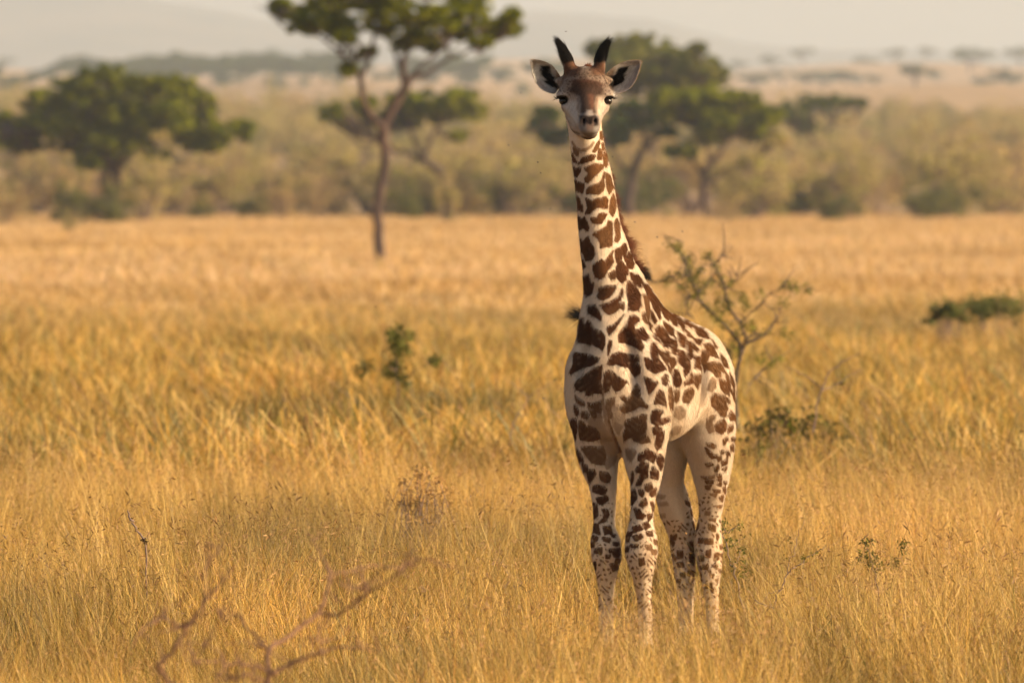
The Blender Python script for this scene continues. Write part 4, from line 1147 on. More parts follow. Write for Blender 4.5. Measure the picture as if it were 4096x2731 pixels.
# ---- coat: traced patches plus painted shade of chin fold, sternum and chest creases, as signed distances
T = {1: (2200, 500, .2551), 2: (2250, 850, .2551), 3: (2200, 1150, .3189), 4: (2500, 1150, .3189), 5: (2250, 1600, .3189), 6: (2500, 1600, .3189), 7: (2300, 2050, .4145)}
PATCH = """1 .6 370,360 400,370 440,420 440,480 410,470 380,430
1 .9 345,450 380,520 410,560 415,590 370,575 350,520
1 .9 440,605 500,600 560,580 680,545 705,480 640,480 560,500 500,530 480,580
1 .5 350,270 400,350 480,395 560,380 640,330 680,270 690,280 640,350 570,397 480,412 400,378
1 .8 770,250 740,290 670,420 700,430 740,380 775,290
1 .8 790,110 820,120 840,235 790,220
1 .8 815,290 845,290 850,370 830,400
1 .8 775,370 800,400 810,470 800,535 745,535 750,470
1 .8 860,420 880,500 895,620 880,655 855,640 840,520 845,440
1 .8 545,680 620,650 690,615 830,625 830,670 740,760 690,800 640,860 590,900 560,890 550,840 590,790 610,740 560,710
1 1 370,650 400,695 440,680 475,670 475,720 440,770 420,810 385,790 375,720
1 1 400,860 430,890 530,930 525,980 510,1060 440,1030 410,960
1 .8 850,745 850,800 835,870 850,960 830,1030 760,1085 700,1080 660,1070 575,1075 580,1020 620,970 700,940 780,910 820,850 835,790
1 .8 885,755 930,780 960,880 985,990 930,1075 900,1000 885,900
1 .9 560,1150 660,1190 720,1160 800,1150 870,1125 900,1170 895,1300 840,1300 740,1290 660,1340 620,1385 560,1385 600,1300 580,1210
1 .8 990,1080 1015,1180 1025,1270 1010,1370 980,1425 935,1370 940,1260 955,1170
1 1 420,1110 460,1160 470,1210 510,1270 510,1350 440,1310 420,1200
1 .9 640,1460 740,1450 770,1400 830,1380 890,1400 840,1480 800,1545 740,1550 680,1530 650,1490
2 1 245,60 310,110 345,75 370,130 410,230 400,290 320,230 270,270 255,180
2 .8 720,130 770,150 775,300 770,520 650,540 600,560 590,480 560,400 480,350 510,310 590,280 700,210
2 .8 850,95 880,180 890,280 900,390 860,465 820,440 840,330 820,240 815,160
2 1 270,400 320,470 370,400 400,380 430,470 490,560 500,660 460,730 370,750 340,660 290,580
2 .9 790,600 770,680 795,770 730,870 690,920 650,1010 590,1035 520,1000 490,900 480,830 560,770 620,740 660,790 700,720 740,670
2 .9 830,590 915,540 930,640 920,720 855,780 835,700
2 1 310,720 360,850 320,870
2 1 950,500 980,480 1010,580 990,650 985,760 950,640 930,540
2 1 1040,620 1090,700 1110,800 1095,880 1050,870 1010,860 1010,720
2 1 925,760 970,830 1020,900 1015,970 980,950 990,1050 930,1100 880,1050 850,1000 845,860 880,800
2 .8 730,960 810,910 820,1030 770,1040 730,1010
2 1 345,1000 410,970 430,1060 490,1110 470,1190 460,1260 400,1300 365,1270 355,1120
2 .9 570,1190 640,1155 820,1140 830,1175 780,1270 740,1320 640,1365 570,1345 550,1300 590,1260
2 1 1060,940 1130,960 1170,960 1230,1050 1215,1160 1150,1120 1080,1040
2 1 1035,1070 1110,1120 1160,1190 1210,1280 1200,1380 1220,1440 1180,1520 1090,1530 1030,1520 1040,1400 1005,1260 1010,1150
2 1 935,1190 940,1260 900,1370 830,1430 740,1480 650,1480 590,1450 700,1420 800,1370 880,1310 920,1240
3 .85 930,180 925,280 870,260 820,310 740,340 680,300 650,250 740,250 850,200
3 1 480,220 570,210 610,290 650,360 640,420 570,370 480,320
2 1 1250,1090 1330,1130 1400,1250 1480,1350 1440,1340 1360,1200 1270,1160
4 .7 215,70 260,90 300,180 310,300 300,400 270,450 220,400 210,320 250,280 235,180
4 1 240,0 290,10 350,90 400,140 410,200 440,290 440,400 400,330 350,250 330,180 290,120
4 1 330,280 360,330 400,420 370,450 330,390
4 1 410,170 480,220 530,290 540,350 545,420 490,360 450,260
4 1 540,300 620,330 650,400 650,480 600,460 570,400
4 1 660,370 720,430 745,480 730,550 690,480 670,430
4 1 730,400 850,480 820,500 750,450
4 1 860,480 940,510 1010,560 1050,640 980,620 920,600 880,550
4 1 300,430 345,480 310,530 290,500
4 1 380,520 430,470 450,520 480,620 520,680 540,760 480,730 430,680 410,600
4 1 340,600 380,570 420,640 440,690 390,650
4 .95 480,420 540,460 600,500 610,600 580,600 530,540 490,470
4 .95 610,590 630,620 655,720 620,660
4 .95 460,480 520,560 560,640 560,740 520,660 480,580
4 1 650,545 720,590 760,620 750,700 740,750 700,740 670,650
4 1 575,640 620,680 650,740 640,840 590,820 575,730
4 .9 760,530 800,560 820,620 780,600
4 1 780,660 820,680 840,760 845,860 830,900 780,840 770,760
4 1 830,600 870,640 970,650 930,720 880,680
4 1 845,680 890,740 925,770 890,800 855,750
4 .95 670,780 720,790 760,850 800,900 820,990 800,1060 750,1110 730,1050 740,1000 690,960 655,920 665,850
4 .95 870,850 930,860 955,940 945,1030 900,1000 865,1010
4 .8 960,770 1020,790 1060,850 1030,930 1000,1060 970,960 950,860
4 .9 980,710 1050,690 1110,740 1140,820 1170,880 1100,860 1050,830 1020,760
4 .9 1080,640 1160,760 1130,740
4 .9 1190,820 1260,900 1290,1000 1240,980 1200,900
4 1 330,700 370,690 410,770 410,880 450,930 490,980 500,1030 430,1060 370,1075 330,1050 270,1010 240,880 290,880 350,930 320,830 320,760
4 .85 410,770 480,800 540,790 550,880 530,970 500,940 460,880 430,830
4 .85 570,870 620,880 640,960 600,1010 560,1060 540,1010
4 1 590,1100 620,1030 670,1030 690,1110 710,1170 690,1230 640,1240 600,1200
4 .9 460,1130 510,1080 540,1100 530,1200 510,1230 470,1200
4 .9 740,1190 800,1140 840,1060 855,1200 800,1210 750,1225
4 1 240,1110 290,1130 330,1150 370,1190 410,1170 400,1220 350,1290 300,1340 280,1270 260,1200
4 .9 380,1390 400,1320 430,1280 480,1300 500,1370 520,1480 440,1460 360,1460
4 .65 545,1240 580,1240 610,1400 600,1540 570,1520 545,1380
4 .7 620,1290 680,1290 680,1370 650,1440 620,1400
4 .75 750,1290 830,1250 870,1290 850,1360 800,1440 740,1440 720,1390
4 .8 870,1080 950,1080 940,1180 900,1260 870,1200
4 .75 1030,950 1090,930 1180,930 1230,1000 1235,1060 1190,1040 1200,1120 1150,1120 1100,1060 1030,1020
4 .5 1060,1180 1100,1120 1140,1170 1130,1250 1080,1300 1030,1280
4 .85 1180,1150 1240,1150 1290,1240 1310,1350 1260,1330 1200,1260
4 .8 1075,1370 1120,1320 1220,1340 1320,1410 1310,1450 1250,1420 1290,1510 1260,1620 1200,1610 1150,1530 1090,1480
4 .85 1250,1040 1290,1100 1310,1200 1340,1330 1290,1240
4 .85 1310,1060 1360,1180 1370,1290 1330,1180
4 .85 1340,1280 1375,1330 1380,1420 1360,1400
3 1 390,370 430,380 430,480 480,400 520,440 560,510 640,540 690,600 690,720 660,790 620,760 540,720 450,700 360,690 350,640 370,500
3 1 930,330 900,390 850,470 800,540 740,600 710,520 720,490 800,460 870,390
3 1 1000,350 1060,335 1110,370 1120,420 1060,460 1060,530 1110,520 1160,490 1200,550 1240,630 1200,670 1130,640 1180,740 1150,800 1060,740 960,700 860,690 850,600 880,540 950,470 980,400
3 1 740,650 780,670 760,760 740,840 720,850 720,740
3 .95 310,800 370,820 480,830 560,860 630,880 600,930 520,980 420,1000 350,1040 260,1090 250,1060 290,960 290,880
3 1 780,830 870,800 980,830 1120,850 1120,920 1090,930 1140,990 1130,1080 1060,1120 1020,1060 980,1000 900,990 830,960 780,980 710,960 740,890
3 .9 660,970 650,1080 640,1180 660,1260 650,1330 560,1320 490,1360 450,1350 450,1280 400,1310 330,1280 305,1210 360,1150 440,1090 540,1010
3 .9 680,1060 750,1025 800,1060 850,1110 920,1150 970,1170 940,1220 880,1290 820,1300 790,1260 770,1200 740,1290 680,1320 665,1200
3 .75 310,1340 370,1390 430,1430 440,1480 380,1480 330,1420
3 .7 470,1440 560,1440 640,1410 650,1500 640,1600 540,1640 500,1560
3 .6 700,1400 820,1370 810,1440 790,1500 800,1640 730,1640 700,1500
3 .75 880,1370 920,1345 960,1390 1010,1340 1050,1240 1090,1200 1130,1250 1140,1370 1190,1440 1240,1480 1220,1510 1130,1490 1050,1540 930,1580 870,1570 860,1500 960,1440 900,1410
5 .85 150,60 190,100 200,170 175,185 160,120
5 .75 240,150 300,150 330,190 300,230 250,210
5 .5 330,90 380,60 470,120 490,220 420,200 370,180
5 .9 110,240 160,230 180,290 170,400 160,490 130,420
5 .75 215,260 260,280 300,340 380,290 460,320 520,420 460,480 360,510 230,490 210,380
5 .65 240,590 340,580 440,590 520,570 540,700 530,800 440,800 370,780 310,700 280,650
5 .9 170,600 240,700 260,760 220,760
5 .9 255,795 310,830 300,890 280,900
5 .9 320,870 400,870 410,930 370,990 340,1020 320,940
5 .75 470,900 560,910 600,960 580,1020 540,1030 480,990
5 1 390,1080 440,1060 520,1090 555,1120 530,1180 450,1170 390,1140
5 1 430,1230 560,1205 570,1250 500,1310 450,1290
5 .9 500,1370 560,1370 580,1430 540,1520 460,1540 520,1480 530,1420
5 .9 395,1290 430,1320 440,1440 400,1480
5 .75 780,260 900,220 1000,180 1055,190 1040,260 1050,340 1030,400 1080,480 1100,520 1000,540 900,500 860,450 780,500 770,420 800,350
5 .95 1110,200 1130,140 1180,115 1260,140 1210,210 1220,250 1340,210 1330,260 1250,300 1180,310 1120,280
5 .95 1130,350 1190,335 1240,360 1210,400 1150,430
5 .95 1190,430 1270,390 1260,480 1230,580 1190,620 1160,560
5 1 960,680 1060,610 1100,640 1170,670 1140,780 1080,740 1040,730 1000,770 950,750
5 .95 1190,700 1230,680 1265,720 1250,820 1230,860 1190,790
5 .5 800,610 900,620 920,660 860,760 820,700
5 1 1000,780 1080,800 1060,870 1070,960 1010,990 980,1060 930,1060 960,990 1000,910 920,890 940,840
5 .95 1130,840 1160,850 1200,900 1190,990 1110,970 1110,900
5 .9 1040,1060 1110,1040 1130,1100 1080,1150 1040,1120
5 1 880,900 890,960 870,1040
5 .9 960,1130 1000,1120 1020,1170 1000,1210 970,1180
5 .9 1120,1130 1170,1100 1160,1180 1120,1210 1100,1180
5 1 890,1110 920,1150 930,1230 890,1280 870,1310 865,1200
5 .9 980,1280 1040,1230 1060,1300 1010,1340 970,1320
5 .9 1110,1280 1130,1280 1150,1350 1140,1400
5 .95 900,1360 960,1370 1000,1420 1040,1450 1000,1490 940,1480
5 .9 1070,1430 1120,1430 1110,1480 1080,1510
6 .55 1030,240 1090,190 1140,190 1090,260 1110,390 1060,410 1020,330
6 .85 1130,310 1180,260 1240,240 1270,300 1260,380 1210,420 1140,380
6 .85 1310,310 1350,310 1340,380 1290,410
6 .85 1300,200 1330,130 1370,180 1380,250 1330,250
6 .7 1020,540 1080,540 1140,570 1120,600 1050,580
6 .85 1230,500 1280,460 1290,490 1240,560
6 .85 1330,480 1370,450 1380,500 1340,510
6 .85 1010,600 1070,640 1130,690 1160,680 1140,720 1090,730 1050,680
6 .8 1200,640 1240,620 1240,660 1210,670
6 .9 1270,650 1310,630 1310,690 1280,690
6 .85 1320,580 1350,550 1365,600 1340,630
6 .8 1160,720 1200,700 1210,740 1170,770
6 .9 1210,780 1270,740 1285,700 1280,790 1220,820
6 .8 1010,800 1080,785 1110,810 1040,830
6 .85 1130,850 1170,810 1180,850 1150,890 1120,880
6 .85 1220,870 1280,840 1260,880
6 .6 960,960 1060,960 1130,940 1120,970 1010,990
6 .7 1010,1020 1110,1010 1100,1040 1030,1040
6 .6 1010,1080 1080,1070 1060,1120 1020,1110
6 .8 1160,930 1200,930 1210,960 1170,970
6 .8 1160,1000 1210,990 1200,1020
6 .8 1240,1020 1270,1020 1260,1060
6 .8 1160,1060 1210,1040 1205,1080
6 .8 1230,1100 1260,1090 1255,1170
6 .65 1110,1120 1190,1130 1190,1160 1120,1150
6 .6 1070,1180 1150,1180 1140,1210
6 .75 1190,1220 1230,1190 1220,1270
6 .6 1120,1330 1220,1320 1200,1350
6 .5 1010,1400 1070,1410 1060,1440 1010,1430
6 .6 1060,1500 1140,1490 1130,1520
6 .85 760,1260 820,1290 810,1330 770,1300
6 .85 830,1380 860,1340 860,1450 840,1450
6 .35 400,1180 500,1200 480,1230 410,1220
6 .35 420,1290 520,1280 540,1310 450,1320
6 .4 430,1430 500,1430 500,1470 440,1460
5 .42 330,230 470,230 560,330 640,480 690,640 600,740 520,600 470,480 400,380 340,320
5 .40 600,60 690,60 780,200 760,300 700,420 640,320
5 .42 520,760 620,720 680,700 640,800 560,860
5 .5 494,0 508,0 558,250 640,480 720,650 700,655 618,500 540,260
3 .5 657,1240 663,1240 688,1560 679,1560
5 .7 560,240 575,240 650,450 735,640 722,645 640,470
6 .45 640,90 700,80 760,130 740,210 680,240 620,190
6 .40 560,400 640,330 700,330 680,400 600,440
7 .9 185,110 220,110 240,210 190,190
7 .9 275,140 340,130 355,190 290,210
7 .9 170,220 220,240 210,270 165,250
7 .9 345,210 385,215 370,235
7 .8 270,240 340,250 330,285 280,270
7 .9 150,290 190,280 180,330 150,330
7 .9 370,290 420,290 410,315 375,310
7 .95 330,360 430,345 430,370 340,385
7 .8 200,350 260,340 250,400 190,380
7 .85 300,410 340,410 330,440 300,435
7 .95 370,400 430,395 420,425 380,425
7 1 165,480 200,480 195,550 170,545
7 .7 400,450 430,450 420,480 390,480
7 .7 340,500 400,490 420,540 370,560
7 .95 560,140 620,120 650,160 570,190
7 .9 655,110 700,90 720,140 680,160
7 .95 510,190 550,190 540,220 500,225
7 .9 560,230 640,210 650,240 590,270
7 .9 690,190 740,180 745,225 700,215
7 1 480,230 525,230 520,275 485,270
7 .9 540,310 610,310 600,335 550,330
7 .9 470,335 520,330 515,370 480,375
7 .7 765,260 790,265 785,300 765,295
7 .6 680,320 730,310 740,360 700,350
7 .6 740,370 780,360 780,400 750,400
7 .8 620,450 660,440 670,500 630,510
7 .7 930,220 980,215 970,260 930,255
7 .8 920,270 960,290 950,320
7 .85 990,370 1040,370 1040,430 1000,440
7 .95 1090,290 1140,280 1145,370 1120,360
7 .95 1110,390 1160,400 1160,450 1110,440
7 .9 1135,90 1190,80 1190,140 1165,180
7 .8 940,400 975,430 970,460
7 .8 990,490 1040,480 1050,520 1000,520
7 .9 1110,470 1150,450 1140,500
7 .8 1020,590 1060,580 1060,620 1030,620
7 .85 980,650 1020,650 1010,680
7 .8 1095,560 1150,570 1140,630 1090,600
7 .6 1100,650 1130,650 1120,690
7 .7 1200,250 1230,250 1230,290 1200,290
7 .7 1250,250 1330,260 1330,300 1260,300
7 .7 1290,110 1350,130 1350,180 1300,160
7 .85 1200,420 1240,420 1240,465 1205,460
7 .85 1270,370 1310,360 1300,430 1270,430
7 .85 1350,400 1385,390 1380,450 1345,460
7 .85 1210,520 1280,500 1280,540 1220,545
7 .8 1330,510 1375,510 1365,540
7 .7 1290,560 1310,560 1305,580
7 .8 1310,600 1340,595 1330,630
7 .8 1370,210 1385,220 1375,260
7 .8 1400,320 1420,320 1410,350
7 .8 1400,400 1420,395 1415,420
7 .85 1260,700 1320,680 1320,720 1260,730
7 .8 1310,740 1340,735 1330,770
7 .7 1190,590 1220,590 1215,620
7 .7 1390,560 1405,550 1400,575
7 .7 1360,650 1380,640 1370,665
7 .6 1270,900 1300,895 1290,915
7 .6 1330,920 1350,905 1345,930"""
RX0, RY0, RX1, RY1 = 2110, 130, 2970, 2700
gxx, gyy = np.meshgrid(np.arange(RX0, RX1, 2) + 0.0, np.arange(RY0, RY1, 2) + 0.0)
SDF = np.full(gxx.shape, -40.0); TONE = np.full(gxx.shape, 0.8)
def poly_sd(P, X, Y_):
    P = np.asarray(P, float); n = len(P)
    d2 = np.full(X.shape, 1e9); ins = np.zeros(X.shape, bool)
    for i in range(n):
        ax, ay = P[i]; bx, by = P[(i + 1) % n]
        ex, ey = bx - ax, by - ay
        h = np.clip(((X - ax) * ex + (Y_ - ay) * ey) / (ex * ex + ey * ey + 1e-9), 0, 1)
        d2 = np.minimum(d2, (X - ax - ex * h) ** 2 + (Y_ - ay - ey * h) ** 2)
        cond = (ay > Y_) != (by > Y_)
        if ey != 0: ins ^= cond & (X < ex * (Y_ - ay) / ey + ax)
    return np.where(ins, 1, -1) * np.sqrt(d2)
def sub(P, pad):
    P = np.asarray(P, float)
    a = np.maximum(((P.min(0) - pad - [RX0, RY0]) / 2).astype(int), 0)
    b_ = np.minimum(((P.max(0) + pad - [RX0, RY0]) / 2).astype(int) + 1, [gxx.shape[1], gxx.shape[0]])
    return (slice(a[1], b_[1]), slice(a[0], b_[0]))
for line in PATCH.split('\n'):
    q = line.split()
    ox, oy, sc = T[int(q[0])]
    P = [(ox + float(p.split(',')[0]) * sc, oy + float(p.split(',')[1]) * sc) for p in q[2:]]
    sl = sub(P, 36)
    d = poly_sd(P, gxx[sl], gyy[sl])
    d = d + (3.2 if q[0] == '4' else 2.2 if q[0] == '3' else 5.0 if q[0] in '57' else 4.3)          # tracings ran inside the edges
    m = d > SDF[sl]
    SDF[sl] = np.where(m, d, SDF[sl]); TONE[sl] = np.where(m, float(q[1]), TONE[sl])

# face and ear markings: (tile polygon, colour, feather px, opacity)
PALE = np.array([0.62, 0.505, 0.375]); PDARK = np.array([0.063, 0.0225, 0.0085]); PLITE = np.array([0.128, 0.050, 0.0135])
FAINT = np.array([0.27, 0.145, 0.062])
FACE = np.zeros(gxx.shape + (3,)) + np.array([0.46, 0.35, 0.255]); 
marks = [
    ([(600, 560), (1240, 560), (1260, 800), (1180, 900), (660, 900), (560, 780)], (0.27, 0.175, 0.115), 26, .85),
    ([(650, 480), (860, 480), (870, 640), (650, 660)], (0.19, 0.085, 0.036), 12, .95), ([(1000, 480), (1160, 480), (1150, 640), (960, 640)], (0.19, 0.085, 0.036), 12, .95),
    ([(840, 540), (980, 540), (1010, 640), (820, 650)], (0.22, 0.14, 0.085), 10, .8),
    ([(740, 690), (900, 670), (1060, 700), (1160, 760), (1060, 790), (900, 780), (760, 790)], (0.12, 0.045, 0.02), 10, .9),
    ([(760, 750), (880, 730), (1080, 740), (1150, 800), (1120, 880), (1060, 900), (1040, 1000), (1060, 1110), (1020, 1130), (960, 1090), (880, 1130), (840, 1100), (850, 1000), (830, 900), (740, 850), (710, 800)], (0.075, 0.038, 0.024), 14, .95),
    ([(940, 860), (1010, 880), (1030, 1000), (1000, 1080), (960, 1000)], (0.19, 0.075, 0.035), 10, .7),
    ([(640, 1000), (740, 960), (820, 960), (830, 1100), (820, 1250), (760, 1280), (700, 1200), (650, 1100)], (0.60, 0.52, 0.43), 14, .8),
    ([(1080, 940), (1150, 960), (1180, 1020), (1120, 1100), (1080, 1200), (1070, 1080)], (0.68, 0.52, 0.36), 9, .85),
    ([(800, 930), (840, 900), (850, 1000), (830, 1100), (800, 1050), (810, 980)], (0.2, 0.12, 0.07), 7, .6),
    ([(1040, 930), (1075, 900), (1070, 1010), (1040, 1060)], (0.26, 0.13, 0.06), 7, .6),
    ([(610, 1010), (640, 1060), (660, 1150), (720, 1220), (740, 1250), (680, 1210), (630, 1120)], (0.25, 0.15, 0.09), 5, .6),
    ([(620, 600), (660, 640), (640, 720), (600, 760), (590, 690)], (0.17, 0.09, 0.05), 8, .6),
    ([(930, 1070), (1000, 1070), (1010, 1140), (920, 1140)], (0.48, 0.38, 0.30), 9, .6),
    # muzzle
    ([(835, 1140), (1085, 1140), (1095, 1300), (1060, 1390), (960, 1415), (870, 1370), (830, 1280)], (0.24, 0.19, 0.155), 8, .95),
    ([(835, 1140), (900, 1130), (960, 1150), (1040, 1130), (1080, 1180), (1075, 1260), (1030, 1270), (1000, 1240), (970, 1255), (920, 1240), (900, 1280), (850, 1220)], (0.060, 0.036, 0.026), 7, .97),
    ([(945, 1160), (1010, 1160), (1000, 1240), (970, 1260), (940, 1230)], (0.035, 0.022, 0.018), 6, .95),
    ([(920, 1220), (960, 1250), (985, 1260), (1010, 1220), (1025, 1260), (1010, 1320), (930, 1320)], (0.25, 0.145, 0.10), 6, .8),
    ([(870, 1180), (900, 1170), (915, 1220), (890, 1230)], (0.02, 0.013, 0.01), 3, 1), ([(1015, 1190), (1035, 1170), (1050, 1195), (1025, 1230)], (0.02, 0.013, 0.01), 3, 1),
    ([(850, 1270), (910, 1300), (920, 1360), (870, 1340)], (0.20, 0.17, 0.15), 8, .7), ([(1020, 1290), (1085, 1270), (1080, 1340), (1030, 1370)], (0.33, 0.29, 0.25), 8, .7),
    ([(900, 1375), (960, 1395), (1060, 1375), (1030, 1400), (950, 1408)], (0.18, 0.12, 0.09), 5, .7),
    ([(870, 1395), (960, 1415), (1050, 1400), (1040, 1440), (980, 1468), (900, 1440)], (0.10, 0.06, 0.035), 7, .9),  # shade under the chin, painted into the colour
    ([(640, 1180), (690, 1275), (760, 1325), (850, 1362), (840, 1378), (740, 1340), (670, 1285), (628, 1190)], (0.13, 0.075, 0.04), 5, .8),  # shadowed crease beneath the jaw, painted as a thin dark line
    # around the eyes
    ([(545, 905), (600, 880), (680, 890), (705, 930), (690, 980), (640, 1005), (600, 1000), (585, 960)], (0.02, 0.014, 0.012), 5, 1),
    ([(1150, 930), (1180, 890), (1240, 885), (1280, 905), (1240, 950), (1210, 1005), (1170, 995)], (0.02, 0.014, 0.012), 5, 1),
    ([(560, 860), (640, 850), (720, 890), (640, 870), (570, 890)], (0.5, 0.38, 0.28), 5, .7), ([(1150, 890), (1200, 860), (1262, 870), (1230, 880)], (0.5, 0.38, 0.28), 5, .7),
    # ears: pale inside, brown root, black hair
    ([(560, 560), (630, 640), (580, 860), (500, 870), (560, 760)], (0.33, 0.22, 0.14), 10, .8), ([(1150, 640), (1230, 560), (1290, 520), (1230, 700), (1200, 760)], (0.33, 0.22, 0.14), 10, .8),
    ([(240, 440), (370, 450), (480, 500), (540, 560), (440, 520), (300, 480), (260, 560), (240, 540)], (0.50, 0.36, 0.23), 6, .6),
    ([(1310, 500), (1450, 455), (1600, 450), (1600, 560), (1540, 700), (1480, 800), (1340, 862), (1290, 860), (1380, 800), (1500, 690), (1560, 520), (1440, 500)], (0.36, 0.29, 0.27), 9, .6),
    ([(300, 740), (400, 830), (490, 862), (420, 780), (330, 690)], (0.36, 0.27, 0.23), 9, .6),
    ([(355, 520), (470, 515), (480, 560), (490, 600), (485, 650), (510, 690), (560, 740), (590, 790), (560, 800), (480, 780), (400, 725), (395, 705), (440, 700), (380, 645), (380, 620), (415, 600), (385, 560)], (0.008, 0.006, 0.006), 5, 1),
    ([(1320, 545), (1455, 520), (1440, 560), (1395, 600), (1380, 630), (1440, 632), (1400, 650), (1410, 690), (1390, 715), (1370, 740), (1300, 770), (1240, 785), (1205, 760), (1290, 660), (1300, 600)], (0.008, 0.006, 0.006), 5, 1),
    # ossicones: rust below, black above
    ([(640, 440), (780, 400), (860, 560), (780, 640), (650, 620)], (0.15, 0.062, 0.026), 10, .9), ([(1000, 440), (1160, 420), (1150, 620), (960, 560)], (0.15, 0.062, 0.026), 10, .9),
    ([(500, 150), (640, 150), (790, 440), (720, 470), (640, 480), (600, 300)], (0.008, 0.006, 0.006), 7, 1), ([(1040, 150), (1250, 150), (1160, 460), (1090, 470), (1020, 450)], (0.008, 0.006, 0.006), 7, 1),
]
EARBASE = np.array([0.56, 0.50, 0.42])
em = (gxx < 2228) | (gxx > 2452)
FACE[em & (gyy < 400)] = EARBASE
for P, c, fe, op in marks:
    P = [(TH[0] + x * TH[2], TH[1] + y * TH[2]) for x, y in P]
    fe = fe * 0.6
    sl = sub(P, fe + 4)
    d = poly_sd(P, gxx[sl], gyy[sl])
    a_ = np.clip(d / fe * 0.5 + 0.5, 0, 1) ** 1.0 * op
    FACE[sl] = FACE[sl] * (1 - a_[..., None]) + np.array(c) * a_[..., None]
# speckles on the forehead
rsf = np.random.default_rng(3)
for q in range(330):
    x_ = TH[0] + rsf.uniform(590, 1250) * TH[2]; y_ = TH[1] + rsf.uniform(540, 880) * TH[2]
    r_ = rsf.uniform(1.0, 2.6)
    sl = sub([(x_, y_)], 6)
    a_ = np.clip(r_ + 1.0 - np.hypot((gxx[sl] - x_) * 0.8, gyy[sl] - y_), 0, 1) * 0.75
    FACE[sl] = FACE[sl] * (1 - a_[..., None]) + np.array([0.09, 0.045, 0.025]) * a_[..., None]

# seeds of a free patch net for the sides the traced marks do not reach
rsv = np.random.default_rng(12)
ok = np.where((GV[:, 2] > 0.2) & (GV[:, 2] < 1.85))[0]
seeds = []
for q in rsv.permutation(ok)[:6000]:
    p = GV[q]; mind = 0.075 if p[2] > 0.75 else 0.045
    if all((p[0] - s_[0]) ** 2 + (p[1] - s_[1]) ** 2 + (p[2] - s_[2]) ** 2 > mind ** 2 for s_ in seeds): seeds.append(p)
SEED = np.array(seeds)
seeds = []
ok2 = np.where((GV[:, 2] > 0.2) & (GV[:, 2] < 0.68))[0]
for q in rsv.permutation(ok2)[:5000]:
    p = GV[q]
    if all((p[0] - s_[0]) ** 2 + (p[1] - s_[1]) ** 2 + (p[2] - s_[2]) ** 2 > 0.030 ** 2 for s_ in seeds): seeds.append(p)
SEED2 = np.array(seeds)
print('coat seeds', len(SEED))

